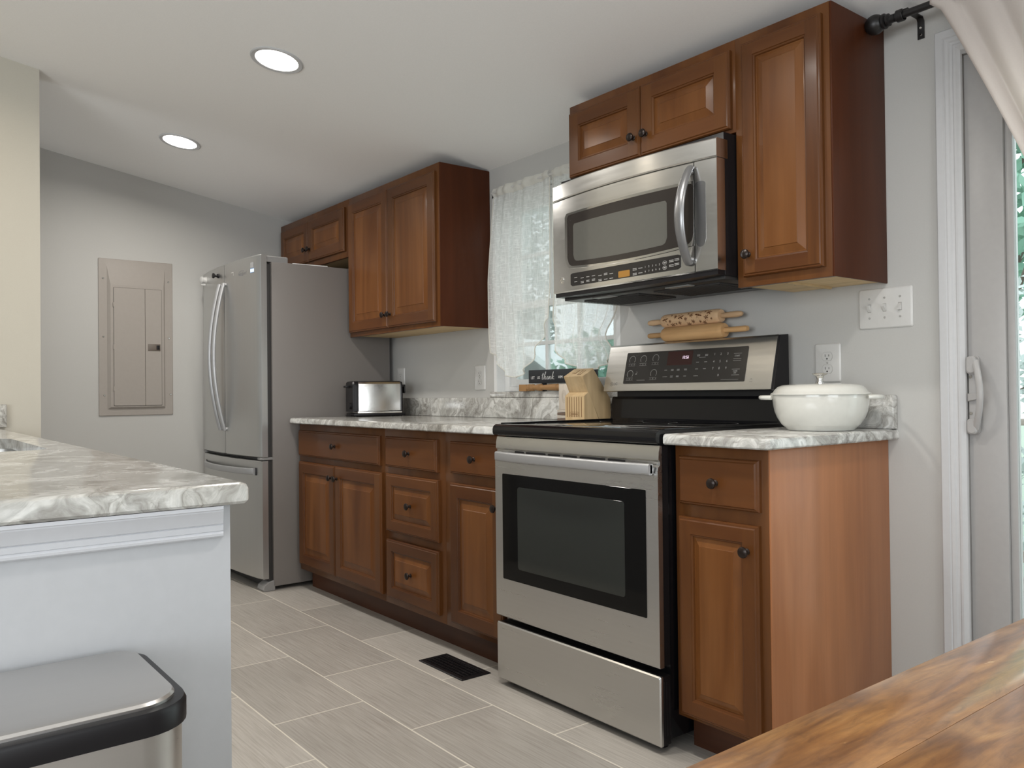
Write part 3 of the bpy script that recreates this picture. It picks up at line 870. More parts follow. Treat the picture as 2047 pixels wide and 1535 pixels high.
# ------------------------------------------------------------------ range
RX0, RX1 = -.772, -.003
rg = thing('electric_range', 'stainless electric range with black glass cooktop', 'range', (-.388, -.35, 0))
b = BM(); box(b, RX0 + .002, RX1 - .002, -.632, -.03, .035, .884, .002); obj('body', b, BLACK, rg)
for x in (RX0 + .05, RX1 - .05):
    for y in (-.62, -.09):
        b = BM(); lathe(b, [(.012, .036), (.012, .012), (.020, .010), (.020, 0)], (x, y, 0), (0, 0, 1), 14)
        obj('foot', b, BLACKP, rg)
b = BM()
prism(b, rrect(RX0, RX1, .022, .2225, .004, 2), XZ, -.666, -.678, .004)
d = obj('storage_drawer', b, STEEL, rg)
b = BM(); box(b, RX0 + .003, RX1 - .0015, -.666, -.6325, .024, .220)
for k in range(3):
    box(b, RX1 - .003, RX1 - .0005, -.660 + k * .010, -.656 + k * .010, .05, .205, .001)
obj('drawer_edge', b, BLACKP, d)
# oven door with slight crown at the top
b = BM()
sec = [(-.660, .246), (-.676, .246), (-.678, .249), (-.678, .806), (-.676, .818), (-.668, .824), (-.668, .834), (-.674, .840), (-.673, .862), (-.668, .880), (-.660, .880)]
prism(b, sec, YZ, RX0, RX1)
dd = obj('oven_door', b, STEEL, rg, 25)
b = BM(); box(b, RX0 + .003, RX1 - .002, -.6605, -.6325, .249, .878); obj('door_liner', b, BLACKP, dd)
b = BM(); prism(b, rrect(-.730, -.050, .381, .751, .004, 3), XZ, -.6775, -.6795, .0006); obj('window_surround', b, BGLASS, dd)
b = BM(); prism(b, rrect(-.645, -.135, .425, .7095, .010, 4), XZ, -.6790, -.6800, .0004); obj('window_glass', b, OVGLASS, dd)
b = BM()
for x0, x1 in ((-.690, -.640), (-.628, -.525), (-.513, -.452), (-.438, -.372), (-.358, -.244), (-.232, -.160)):
    prism(b, rrect(x0 + .02, x1 + .02, .8255, .8325, .003, 3), XZ, -.668, -.6693)
obj('vent_slots', b, BLACKM, dd)
b = BM(); hp = []
for i in range(25):
    t = i / 24; x = RX0 + .022 + (RX1 - RX0 - .040) * t; e = min(t, 1 - t)
    y = -.690 - .038 * (1 - (1 - min(1, e / .5)) ** 3)
    hp.append((x, y, .8125 + .003 * math.sin(PI * t)))
sweep(b, rrect(-.009, .007, -.0165, .0165, (.003, .007, .007, .003), 3), hp, lambda i: (Vector((0, -1, 0)), Vector((0, 0, 1))))
for x in (RX0 + .020, RX1 - .038):
    box(b, x, x + .02, -.692, -.676, .798, .828, .003)
obj('door_handle', b, GREYH, dd)
# cooktop
b = BM()
sec = [(-.060, .8845), (-.676, .8845), (-.684, .888), (-.687, .896), (-.687, .908), (-.683, .918), (-.672, .9245), (-.655, .926), (-.640, .924), (-.10, .924), (-.060, .924)]
prism(b, sec, YZ, RX0 - .002, RX1 + .002)
ct = obj('cooktop', b, BLACK, rg, 25)
b = BM(); box(b, RX0 + .012, RX1 - .012, -.640, -.105, .9235, .9252, .0006)
gl = obj('cooktop_glass', b, CTGLASS, ct)
for (x, y, r) in ((-.58, -.50, .115), (-.20, -.50, .09), (-.58, -.23, .08), (-.20, -.23, .115), (-.39, -.23, .06)):
    b = BM(); arc2(b, x, y, r, r, 0, 2 * PI, .0015, lambda a, c: (a, c, .9254), 40); obj('burner_ring', b, LETTERD, gl)
for x0, x1 in ((RX0 - .002, RX0 + .012), (RX1 - .012, RX1 + .002)):
    b = BM(); box(b, x0, x1, -.650, -.075, .9235, .9290, .002); obj('side_rail', b, BLACK, ct)
# backguard
bgd = BM(); prism(bgd, [(-.030, .925), (-.098, .925), (-.092, .932), (-.088, 1.006), (-.082, 1.016), (-.030, 1.016)], YZ, RX0 + .002, RX1 - .001)
bk = obj('backguard', bgd, BLACK, rg, 20)
b = BM(); box(b, RX0 + .02, RX1 - .02, -.075, -.031, 1.016, 1.038); obj('vent_gap', b, BLACKM, bk)
BY = lambda z: -.124 + (z - 1.035) / .185 * .046
b = BM()
sec = [(-.031, 1.036), (BY(1.036) + .006, 1.036), (BY(1.038) + .001, 1.0385), (BY(1.045), 1.045), (BY(1.205), 1.205), (BY(1.214) + .001, 1.214), (BY(1.22) + .006, 1.220), (-.055, 1.222), (-.031, 1.222)]
prism(b, sec, YZ, RX0 - .010, RX1 - .004)
cp = obj('console', b, STEEL, rg, 25)
for x0, x1 in ((RX0 - .0105, RX0 - .0085), (RX1 - .004, RX1 + .004)):
    b = BM(); prism(b, [(-.030, 1.037), (BY(1.04) + .004, 1.037), (BY(1.21) + .006, 1.218), (-.030, 1.2225)], YZ, x0, x1, .001)
    obj('console_end_cap', b, BLACKP, cp)
GX0, GX1, GZ0, GZ1 = -.680, -.114, 1.066, 1.187
PF = lambda d: (lambda a, c: (a, BY(c) - d, c))
b = BM(); pl = rrect(GX0, GX1, GZ0, GZ1, .005, 4)
rings(b, [[PF(0)(a, c) for a, c in pl], [PF(.0012)(a, c) for a, c in pl]])
pn = obj('control_panel', b, PANELBLK, cp)
UV = lambda u, v: (GX0 + (GX1 - GX0) * u, GZ0 + (GZ1 - GZ0) * v)
b = BM(); F = PF(.0016)
for (u, v), n_ in zip(((.057, .768), (.160, .77), (.269, .78), (.055, .309), (.269, .312)), ('8', '8', '7', '8', '7')):
    x, z = UV(u, v)
    arc2(b, x, z, .015, .0145, math.radians(-40), math.radians(220), .0011, F, 24)
    z2 = z - .0195
    bar(b, x, z2 + .0042, .036, .0005, F); bar(b, x, z2 - .0042, .036, .0005, F)
    bar(b, x - .0135, z2, .003, .0007, F); bar(b, x + .0135, z2, .003, .0007, F); bar(b, x + .0135, z2, .0007, .003, F)
    arc2(b, x, z2 + .0012, .0012, .0012, 0, 2 * PI, .0005, F, 10); arc2(b, x, z2 - .0012, .0012, .0012, 0, 2 * PI, .0005, F, 10)
for (u, v) in ((.372, .396), (.428, .41), (.428, .38), (.478, .41), (.478, .38), (.537, .41), (.539, .38), (.429, .21), (.428, .18), (.478, .21), (.478, .185), (.539, .199), (.628, .82), (.628, .79), (.691, .82), (.691, .79), (.627, .603), (.691, .603), (.627, .401), (.689, .401), (.628, .195)):
    x, z = UV(u, v); w = .013 if (u, v) not in ((.628, .195),) else .02
    for k in range(4):     # too small to read in the photograph: broken print marks
        bar(b, x - w / 2 + w * (k + .5) / 4, z, w / 4 * .7, .0018, F)
for (u, v), s in zip(((.754, .812), (.802, .812), (.853, .812), (.754, .60), (.802, .60), (.853, .60), (.754, .397), (.802, .397), (.853, .397), (.802, .195)), '1234567890'):
    x, z = UV(u, v); text(b, s, .0115, F, x, z)
x, z = UV(.926, .735); text(b, 'START', .0075, F, x, z)
x, z = UV(.925, .30); text(b, 'CLEAR', .0062, F, x, z); x, z = UV(.925, .245); text(b, 'OFF', .0062, F, x, z)
for v in (.806, .653, .60, .355, .192):
    x, z = UV(.928, v); bar(b, x, z, .033, .0008, F)
for u0, u1, v in ((.826, .956, .067), (.123, .199, .106), (.353, .392, .194), (.635, .686, .741)):
    x, z = UV((u0 + u1) / 2, v); bar(b, x, z, (u1 - u0) * .566, .0007, F)
x, z = UV(.112, .337); arc2(b, x, z + .002, .0035, .003, -PI / 2, PI / 2, .0008, F, 8); bar(b, x - .001, z - .004, .009, .0016, F)
obj('lettering', b, LETTER, pn)
b = BM(); pl = rrect(*[UV(.372, 0)[0], UV(.580, 0)[0], UV(0, .54)[1], UV(0, .965)[1]], .002, 2); flat(b, pl, PF(.0014))
obj('display', b, plain('display_dark_red', (0.035, 0.006, 0.006), 0.15), pn)
b = BM(); x, z = UV(.522, .764); text(b, '10:56', .0165, PF(.0019), x, z, 0.86, 0.18)
obj('clock_digits', b, REDLED, pn)
b = BM(); F = PF(.0006); x, z = -.742, 1.066
arc2(b, x, z, .0075, .0075, 0, 2 * PI, .0010, F, 24); bar(b, x - .0005, z + .0005, .001, .006, F); bar(b, x + .0012, z - .0028, .0034, .001, F); bar(b, x + .004, z, .004, .0008, F); arc2(b, x - .003, z + .002, .0008, .0008, 0, 2 * PI, .0008, F, 8)
text(b, 'LG', .0165, F, x + .0215, z)
obj('emblem', b, plain('engraved_grey', (0.16, 0.16, 0.165), 0.4), cp)
b = BM(); x, z = -.088, 1.071; arc2(b, x, z, .004, .004, 0, PI, .0008, F, 10); bar(b, x, z - .006, .012, .0008, F)
obj('badge', b, MATS['engraved_grey'], cp)

# ------------------------------------------------------------------ microwave
mw = thing('microwave_oven', 'stainless over-the-range microwave under the short cabinet', 'microwave', (-.384, -.2, 1.39))
MX0, MX1 = -.766, -.002
DIP = lambda x: .0065 * max(0.0, 1 - ((x + .384) / .382) ** 2)
MF = lambda x: -.395 - .033 * max(0.0, 1 - ((x + .384) / .382) ** 2)
b = BM(); box(b, MX0 + .004, MX1 - .002, -.356, -.006, 1.394, 1.840, .002); obj('body', b, BLACKP, mw)


def bow(b, x0, x1, zlo, zhi, off, th, n=28, edge=.0, mi=0, offz=None):
    cols = []
    for i in range(n + 1):
        x = x0 + (x1 - x0) * i / n; lo = zlo(x) if callable(zlo) else zlo; hi = zhi(x) if callable(zhi) else zhi
        yf = MF(x) - off
        cols.append([b.verts.new((x, yf + th, lo)), b.verts.new((x, yf + edge, lo)), b.verts.new((x, yf, lo + edge)), b.verts.new((x, yf, hi - edge)), b.verts.new((x, yf + edge, hi)), b.verts.new((x, yf + th, hi))])
    for a, c in zip(cols[:-1], cols[1:]):
        for k in range(6):
            f = b.faces.new((a[k], a[(k + 1) % 6], c[(k + 1) % 6], c[k])); f.material_index = mi
    b.faces.new(cols[0]).material_index = mi; b.faces.new(cols[-1][::-1]).material_index = mi
    return b


b = BM(); bow(b, MX0, MX1, 1.7565, 1.8155, 0, .055, edge=.004); obj('vent_trim', b, STEELM, mw, 30)
b = BM()
bow(b, MX0, -.0815, lambda x: 1.4085 - DIP(x), 1.7545, 0, .040, edge=.004)
md_ = obj('door', b, STEELM, mw, 30)
b = BM(); bow(b, -.0785, MX1, lambda x: 1.4085 - DIP(x), 1.7545, 0, .040, n=8, edge=.003); obj('side_trim', b, STEELM, mw, 30)


def corner(x, x0, x1, r):
    d = min(x - x0, x1 - x)
    return 0 if d >= r else r - math.sqrt(max(0, r * r - (r - d) ** 2))


wl = lambda x: 1.4845 + .0165 * ((x + .37) / .3) ** 2 + corner(x, -.668, -.0822, .030)
wh = lambda x: 1.687 - corner(x, -.668, -.0822, .010)
b = BM()
bow(b, -.684, -.0818, lambda x: 1.4755 + .0165 * ((x + .37) / .3) ** 2 + corner(x, -.684, .05, .034), lambda x: 1.697 - corner(x, -.684, .05, .012), .0018, .004, n=60, edge=.0015)
obj('window_bezel', b, CHROME, md_, 30)
b = BM(); bow(b, -.668, -.0822, wl, wh, .0030, .004, n=80, edge=.0003); wg = obj('window_surround', b, MWGLASS, md_, 30)
b = BM(); bow(b, -.630, -.180, lambda x: 1.5035 + .014 * ((x + .37) / .3) ** 2 + corner(x, -.63, -.18, .022), lambda x: 1.650 - corner(x, -.63, -.18, .008), .0036, .002, n=70, edge=.0002)
obj('window_screen', b, MWSCREEN, wg, 30)
b = BM(); bow(b, -.0775, -.040, lambda x: 1.485 + corner(x, -.0775, -.040, .018) * 1.5, lambda x: 1.690 - corner(x, -.0775, -.04, .018) * .5, .0006, .002, n=14)
obj('finger_recess', b, plain('recess_grey', (0.30, 0.30, 0.305), 0.25, 0.95), mw, 30)
b = BM(); bow(b, -.652, -.131, lambda x: 1.4275 - DIP(x) + corner(x, -.652, -.131, .006), lambda x: 1.4745 - DIP(x) - corner(x, -.652, -.131, .004), .0012, .002, n=50, edge=.0003)
pn = obj('control_panel', b, PANELBLK, md_, 30)
F = lambda a, c: (a, MF(a) - .0018, c + .0015 - DIP(a))
b = BM()
for (x, z, two) in ((-.619, 1.455, 0), (-.581, 1.450, 0), (-.549, 1.451, 0), (-.518, 1.451, 0), (-.483, 1.448, 0), (-.454, 1.450, 1), (-.426, 1.448, 0), (-.619, 1.440, 0), (-.581, 1.435, 1), (-.549, 1.436, 1), (-.518, 1.437, 1), (-.483, 1.432, 1), (-.454, 1.432, 0), (-.426, 1.432, 0), (-.317, 1.449, 1), (-.292, 1.450, 0), (-.317, 1.433, 1), (-.292, 1.434, 0), (-.166, 1.456, 1), (-.166, 1.441, 1), (-.145, 1.458, 1), (-.145, 1.443, 1)):
    for zz in ((z + .0022, z - .0022) if two else (z,)):
        for k in range(4):
            bar(b, x - .009 + .018 * (k + .5) / 4, zz, .0034, .0022, F)
for k, x in enumerate((-.271, -.256, -.241, -.227, -.2125)):
    text(b, '12345'[k], .009, F, x, 1.451); text(b, '67890'[k], .009, F, x, 1.436)
for z in (1.454, 1.438):
    arc2(b, -.192, z, .008, .006, 0, 2 * PI, .0008, F, 18); bar(b, -.192, z + .0013, .010, .0016, F); bar(b, -.192, z - .0013, .008, .0016, F)
obj('lettering', b, LETTER, pn)
b = BM(); flat(b, rrect(-.392, -.339, 1.429, 1.451, .003, 3), lambda a, c: (a, MF(a) - .0019, c + .0015 - DIP(a))); obj('display', b, AMBER, pn)
b = BM(); x, z = -.707, 1.452; Fl = lambda a, c: (a, MF(a) - .0022, c)
lathe(b, [(.0, .003), (.0115, .003), (.0125, .002), (.0125, 0)], (x, MF(x) + .0005, z), (0, -1, 0), 28)
em = obj('emblem', b, CHROME, md_)
b = BM(); Fl = lambda a, c: (a, MF(x) - .0030, c)
arc2(b, x, z, .0098, .0098, 0, 2 * PI, .0009, Fl, 28)
text(b, 'GE', .0115, Fl, x, z, 0.85, 0.25)
for k in range(4):
    a = PI / 2 * k + .5; arc2(b, x + .0072 * math.cos(a), z + .0072 * math.sin(a), .0016, .0016, a - 1.8, a + 1.8, .0006, Fl, 8)
obj('monogram', b, MATS['engraved_grey'], em)
b = BM(); hp = []
for i in range(29):
    t = i / 28; z = 1.737 - .302 * t; s = math.sin(PI * t)
    hp.append((-.088 - .010 * t + .004 * s, -.414 - .056 * s ** .8, z))
tube(b, hp, lambda t: .0085, 14, lambda t: .0150 + .004 * math.sin(PI * t), (1, 0, 0))
for z in (1.725, 1.448):
    cyl(b, (-.090, -.398, z), (-.090, -.424, z), .009, 12)
obj('door_handle', b, MWH, md_, 40)
# underside: lip, sloping grilles and lamp covers
b = BM(); bow(b, MX0 + .006, MX1 - .004, lambda x: 1.394 - DIP(x), lambda x: 1.4085 - DIP(x), -.006, .06, n=24); obj('bottom_lip', b, BLACKP, mw)
b = BM(); box(b, MX0 + .01, MX1 - .008, -.350, -.012, 1.383, 1.3945, .002); un = obj('underside', b, plain('underside_grey', (0.05, 0.049, 0.048), 0.35, 0.5), mw)
for x0, x1 in ((-.70, -.42), (-.35, -.07)):
    b = BM(); box(b, x0, x1, -.30, -.10, 1.3785, 1.3835, .001)
    for k in range(12):
        box(b, x0 + .01, x1 - .01, -.290 + k * .0155, -.284 + k * .0155, 1.3765, 1.379)
    obj('filter', b, DARKG, un)
for x in (-.56, -.21):
    b = BM(); box(b, x - .05, x + .05, -.345, -.312, 1.379, 1.3835, .001); obj('lamp_cover', b, plain('lamp_cover_grey', (0.22, 0.22, 0.21), 0.3), un)

# ------------------------------------------------------------------ fridge
fx0, fx1 = -3.576, -2.640
fr = thing('refrigerator', 'stainless french-door refrigerator with bottom freezer', 'refrigerator', (-3.096, -.4, 0))
b = BM(); box(b, fx0 + .004, fx1, -.748, -.035, .022, 1.747, .003); obj('cabinet_body', b, FRSIDE, fr)
b = BM(); box(b, fx0 + .02, fx1 - .012, -.772, -.748, .05, 1.735, .002); obj('gasket', b, DARKG, fr)
FB = lambda x: -.812 - .032 * max(0.0, 1 - ((x + 3.108) / .468) ** 2)


def fdoor(name, x0, x1, z0, z1, n=20):
    b = BM(); cols = []; e = .006
    for i in range(n + 1):
        x = x0 + (x1 - x0) * i / n; d = 0
        if i == 0 or i == n:
            d = e
        yf = FB(x) + d
        cols.append([b.verts.new((x, -.775, z0)), b.verts.new((x, yf + .004, z0)), b.verts.new((x, yf, z0 + .004)), b.verts.new((x, yf, z1 - .004)), b.verts.new((x, yf + .004, z1)), b.verts.new((x, -.775, z1))])
    for a, c in zip(cols[:-1], cols[1:]):
        for k in range(6):
            b.faces.new((a[k], a[(k + 1) % 6], c[(k + 1) % 6], c[k]))
    b.faces.new(cols[0]); b.faces.new(cols[-1][::-1])
    return obj(name, b, STEELV, fr, 30)


dl = fdoor('door', fx0, -3.1105, .708, 1.782); drr = fdoor('door', -3.1055, fx1, .708, 1.782); fz = fdoor('freezer_drawer', fx0, fx1, .066, .689)
b = BM(); box(b, fx0 + .05, fx1 - .05, -.800, -.776, .692, .708)
obj('door_gap', b, BLACKM, fr)
for x0, x1 in ((fx0 + .002, fx0 + .05), (fx1 - .055, fx1 - .004)):
    b = BM(); box(b, x0, x1, -.812, -.745, .6935, .7065, .002)
    obj('mid_hinge', b, FRTRIM, fr)
for x, dpar in ((-3.146, dl), (-3.074, drr)):
    b = BM(); hp = []
    for i in range(31):
        t = i / 30; s = math.sin(PI * t); hp.append((x, FB(x) - .010 - .060 * s ** .9, 1.672 - .832 * t))
    tube(b, hp, .0095, 14, .0155, (1, 0, 0))
    for z in (1.664, .848):
        cyl(b, (x, FB(x) + .002, z), (x, FB(x) - .012, z), .010, 12)
    obj('door_handle', b, GREYH, dpar, 40)
b = BM(); hp = []
for i in range(31):
    t = i / 30; x = -3.47 + .77 * t; s = math.sin(PI * t); hp.append((x, FB(x) - .008 - .034 * s ** .6, .632 + .0 * s))
sweep(b, rrect(-.006, .006, -.017, .017, .005, 3), hp, lambda i: (Vector((0, -1, 0)), Vector((0, 0, 1))))
obj('drawer_handle', b, GREYH, fz, 40)
for x in (-2.695, -3.475):
    b = BM(); prism(b, rrect(x - .007, x + .007, .612, .652, .003, 2), XZ, FB(x) + .002, FB(x) - .004); obj('handle_end', b, BLACKM, fz)
for x in (fx1 - .070, fx0 + .006):
    b = BM()
    prism(b, [(x, -.80), (x + .062, -.80), (x + .062, -.655), (x + .03, -.640), (x, -.655)], XY, 1.747, 1.779, .004)
    obj('hinge_cover', b, FRTRIM, fr)
for x in (fx1 - .085, fx0):
    b = BM(); prism(b, [(-.740, 0.0), (-.800, 0.0), (-.806, .01), (-.800, .030), (-.775, .046), (-.740, .056)], YZ, x, x + .085, .003)
    obj('foot_cover', b, FRTRIM, fr)
b = BM(); box(b, fx0 + .085, fx1 - .085, -.760, -.745, .006, .06); obj('toe_grille', b, BLACKM, fr)
b = BM(); x = -2.838; z = 1.700; F = lambda a, c: (a, FB(a) - .0008, c)
text(b, 'whirlpool', .026, F, x, z, 1.0, 0.1); arc2(b, x - .008, z + .003, .036, .014, .6, 5.4, .0022, F, 26)
obj('emblem', b, MATS['engraved_grey'], drr)
b = BM(); flat(b, [(-2.742, 1.692), (-2.700, 1.692), (-2.700, 1.716), (-2.742, 1.716)], F, 0); flat(b, [(-2.741, 1.718), (-2.704, 1.718), (-2.704, 1.748), (-2.741, 1.748)], F, 1)
bar(b, -2.721, 1.6935, .042, .003, lambda a, c: (a, FB(a) - .0011, c), 2); bar(b, -2.721, 1.7150, .042, .003, lambda a, c: (a, FB(a) - .0011, c), 2)
obj('sticker', b, [plain('sticker_pale_blue', (0.62, 0.70, 0.80), 0.4), plain('sticker_grey', (0.22, 0.22, 0.22), 0.4), plain('sticker_blue', (0.10, 0.20, 0.38), 0.4)], drr)
b = BM(); flat(b, [(-2.985, 1.718), (-2.95, 1.718), (-2.95, 1.7225), (-2.985, 1.7225)], F); flat(b, [(-2.955, 1.700), (-2.95, 1.700), (-2.95, 1.718), (-2.955, 1.718)], F)
obj('door_mark', b, LETTERD, drr)
b = BM(); x = -3.465; y = FB(x)
lathe(b, [(.021, 0), (.021, .004), (.0185, .006), (.0185, .020), (.022, .023), (.022, .030), (.014, .034), (0, .035)], (x, y - .0005, 1.735), (0, -1, 0), 20); box(b, x - .004, x + .004, y - .030, y - .004, 1.703, 1.716, .002)
tag(obj('kitchen_timer', b, PLASTIC), 'small white magnetic timer stuck on the left fridge door', 'timer')
b = BM(); x = -3.19; y = FB(x)
lathe(b, [(.013, 0), (.013, .006), (.007, .010), (.007, .022), (.015, .026), (.015, .034), (0, .036)], (x, y - .0005, 1.727), (0, -1, 0), 18)
tag(obj('magnet', b, BLACKP), 'small black magnet stuck near the fridge door seam', 'magnet')
b = BM(); prism(b, [(-2.78, -.60), (-2.66, -.62), (-2.65, -.42), (-2.76, -.40)], XY, 1.7475, 1.753)
tag(obj('paper', b, SIGNW), 'loose white paper lying on top of the fridge', 'paper')

# ------------------------------------------------------------------ breaker panel on the left wall
bp = thing('breaker_panel', 'taupe metal breaker panel set in the grey wall', 'electrical panel', (XL_, -1.19, .93))
b = BM(); X0 = XL_ + .0005


def yz_loop(y0, y1, z0, z1, x, r=0.004):
    return [(x, a, c) for a, c in rrect(y0, y1, z0, z1, r, 3)]


rings(b, [yz_loop(-1.395, -.985, .926, 1.838, X0), yz_loop(-1.395, -.985, .926, 1.838, X0 + .003), yz_loop(-1.392, -.988, .929, 1.835, X0 + .006), yz_loop(-1.350, -1.030, .965, 1.798, X0 + .006), yz_loop(-1.333, -1.040, .977, 1.690, X0 + .017), yz_loop(-1.330, -1.043, .980, 1.685, X0 + .017)])
obj('cover', b, BOXGREY, bp, 12)
b = BM(); rings(b, [yz_loop(-1.3165, -1.1465, .984, 1.671, X0 + .016), yz_loop(-1.3165, -1.1465, .984, 1.671, X0 + .0195), yz_loop(-1.3150, -1.1475, .986, 1.669, X0 + .021)])
rings(b, [yz_loop(-1.1450, -1.053, .984, 1.671, X0 + .016), yz_loop(-1.1450, -1.053, .984, 1.671, X0 + .0195), yz_loop(-1.1440, -1.0545, .986, 1.669, X0 + .021)])
pd = obj('door', b, BOXGREY, bp, 12)
b = BM(); rings(b, [yz_loop(-1.3185, -1.051, .982, 1.673, X0 + .0165), yz_loop(-1.3185, -1.051, .982, 1.673, X0 + .0175)]); obj('door_seam', b, plain('seam_shadow_gap', (0.10, 0.09, 0.08), 0.7), pd)
b = BM(); box(b, X0 + .021, X0 + .0225, -1.131, -1.061, 1.306, 1.347, .0005); lt = obj('latch', b, plain('latch_brown', (0.13, 0.105, 0.085), 0.4), pd)
b = BM(); box(b, X0 + .0225, X0 + .027, -1.083, -1.066, 1.315, 1.340, .001); obj('latch_slide', b, BLACKP, lt)
for y, z in ((-1.370, 1.722), (-1.010, 1.724), (-1.369, 1.384), (-1.008, 1.386), (-1.365, 1.045), (-1.000, 1.047)):
    b = BM(); lathe(b, [(.0055, 0), (.0055, .0012), (.003, .003), (0, .0032)], (X0 + .006, y, z), (1, 0, 0), 14); obj('screw', b, CHROME, bp)
for z in (1.572, 1.327, 1.085):
    b = BM(); cyl(b, (X0 + .020, -1.3185, z - .013), (X0 + .020, -1.3185, z + .013), .0032, 8); obj('hinge', b, BOXGREY, pd)

# ------------------------------------------------------------------ ceiling lights
nrm = Vector((0, .164, 1)).normalized()
for k, (x, y, vis, lab) in enumerate(((-2.760, -1.180, 1, 'recessed round ceiling light nearer the fridge'), (-1.480, -1.188, 1, 'recessed round ceiling light nearer the range'),
                                      (-.20, -1.20, 0, 'added unseen recessed round ceiling light above the cooktop aisle'), (1.08, -1.20, 0, 'added unseen recessed round ceiling light by the patio door'))):  # last two are out of view, added to light the floor and cabinets
    p = Vector((x, y, CZ(y)))
    cl = thing('ceiling_light', lab, 'ceiling light', p, 'recessed ceiling lights')
    b = BM(); lathe(b, [(.101, -.0005), (.101, .003), (.097, .0055), (.090, .0045), (.083, .004), (.080, .0005)], p, -nrm, 40, cap=False); obj('trim_ring', b, WHITE, cl)
    b = BM(); lathe(b, [(0, .0035), (.060, .0035), (.081, .0025), (.081, .0003)], p, -nrm, 40, cap=False); obj('lens', b, LAMPM, cl)
    l = bpy.data.lights.new('ceiling_lamp', 'AREA'); l.shape = 'DISK'; l.size = .16; l.energy = 11.5; l.color = (1, .955, .89); l.spread = math.radians(165)
    lo = bpy.data.objects.new('ceiling_lamp', l); COL.objects.link(lo); lo.location = p - nrm * .012; lo.rotation_euler = (-nrm).to_track_quat('-Z', 'Y').to_euler()
p = Vector((-1.75, -2.45, CZ(-2.45)))
sl = thing('ceiling_light', 'warm recessed ceiling light over the sink', 'ceiling light', p, 'recessed ceiling lights')
b = BM(); lathe(b, [(.101, -.0005), (.101, .003), (.097, .0055), (.083, .004), (.080, .0005)], p, -nrm, 40, cap=False); obj('trim_ring', b, WHITE, sl)
b = BM(); lathe(b, [(0, .0035), (.081, .0025), (.081, .0003)], p, -nrm, 40, cap=False); obj('lens', b, LAMPM, sl)
l = bpy.data.lights.new('sink_lamp', 'AREA'); l.shape = 'DISK'; l.size = .16; l.energy = 6.0; l.color = (1, .85, .64); l.spread = math.radians(165)
lo = bpy.data.objects.new('sink_lamp', l); COL.objects.link(lo); lo.location = p - nrm * .012; lo.rotation_euler = (-nrm).to_track_quat('-Z', 'Y').to_euler()

# ------------------------------------------------------------------ peninsula
pe = thing('peninsula', 'white peninsula with a moulded end panel, in front of the fridge', 'peninsula', (-.9, -2.4, 0))
b = BM(); box(b, SX + .001, .410, -2.74, -2.043, 0.0, .884, .001); obj('base', b, PENW, pe)
b = BM()
prof = [(0, .837), (.006, .837), (.0095, .8395), (.0105, .843), (.008, .846), (.0095, .847), (.0105, .8545), (.0085, .8555), (.0105, .857), (.0135, .863), (.018, .870), (.022, .8755), (.0225, .8775), (.025, .8785), (.025, .8835), (0, .8835)]
rings(b, [[(.410 + a, -2.053 - a * .3, c) for a, c in prof], [(.410 + a, -2.735 + a * .3, c) for a, c in prof]])
obj('moulding', b, MOULDW, pe, 20)
b = BM()      # counter with sink cut-out
def pen_top():
    hole = rrect(-1.335, -.615, -2.53, -2.108, .06, 6)
    outer = rrect(SX + .001, .440, -2.79, -2.022, (0.0001, .02, .016, 0.0001), 5)
    bm = BM()
    def tri(z, flip):
        t = BM(); ov = [t.verts.new((a, c, z)) for a, c in outer]; hv = [t.verts.new((a, c, z)) for a, c in hole]
        es = [t.edges.new((v[i], v[(i + 1) % len(v)])) for v in (ov, hv) for i in range(len(v))]
        bmesh.ops.triangle_fill(t, edges=es, use_beauty=True)
        r = [[v.co.copy() for v in f.verts] for f in t.faces]; t.free(); return r
    zt, zb, e = .914, .8845, .010
    cx, cy = -1.0, -2.4
    def inset(lp, d):
        out = []
        n = len(lp)
        for i, (a, c) in enumerate(lp):
            (a0, c0), (a1, c1) = lp[i - 1], lp[(i + 1) % n]; tx, ty = a1 - a0, c1 - c0; L = math.hypot(tx, ty) or 1
            out.append((a - ty / L * d, c + tx / L * d))
        return out
    rings(bm, [[(a, c, zb) for a, c in inset(outer, .004)], [(a, c, zb + .004) for a, c in outer], [(a, c, zt - e) for a, c in outer], [(a, c, zt - e * .3) for a, c in inset(outer, e * .3)], [(a, c, zt) for a, c in inset(outer, e)]], False, False)
    rings(bm, [[(a, c, zb) for a, c in hole], [(a, c, zt) for a, c in hole]], False, False)
    o_in = inset(outer, e); o_b = inset(outer, .004)
    for z, lp in ((zt, o_in), (zb, o_b)):
        t = BM(); ov = [t.verts.new((a, c, z)) for a, c in lp]; hv = [t.verts.new((a, c, z)) for a, c in hole]
        es = [t.edges.new((v[i], v[(i + 1) % len(v)])) for v in (ov, hv) for i in range(len(v))]
        bmesh.ops.triangle_fill(t, edges=es, use_beauty=True)
        for f in t.faces:
            bm.faces.new([bm.verts.new(v.co) for v in f.verts])
        t.free()
    bmesh.ops.remove_doubles(bm, verts=bm.verts, dist=1e-5)
    return bm
b.free(); b = pen_top()
tag(obj('countertop', b, GRAN), 'grey veined stone worktop of the peninsula with sink cut-out', 'countertop')
b = BM(); box(b, SX + .001, SX + .024, -2.79, -1.985, .9145, 1.010, .003)
tag(obj('backsplash', b, GRAN), 'low grey veined stone upstand against the cream wall', 'backsplash')
b = BM()
hl = rrect(-1.345, -.605, -2.54, -2.098, .06, 6); hl2 = rrect(-1.325, -.625, -2.52, -2.118, .06, 6)
rings(b, [[(a, c, .8842) for a, c in rrect(-1.36, -.59, -2.555, -2.083, .06, 6)], [(a, c, .8842) for a, c in hl], [(a, c, .86) for a, c in hl], [(a, c, .70) for a, c in hl2]], False, True)
sk = obj('sink', b, STEEL); tag(sk, 'stainless undermount sink set in the peninsula worktop', 'sink')
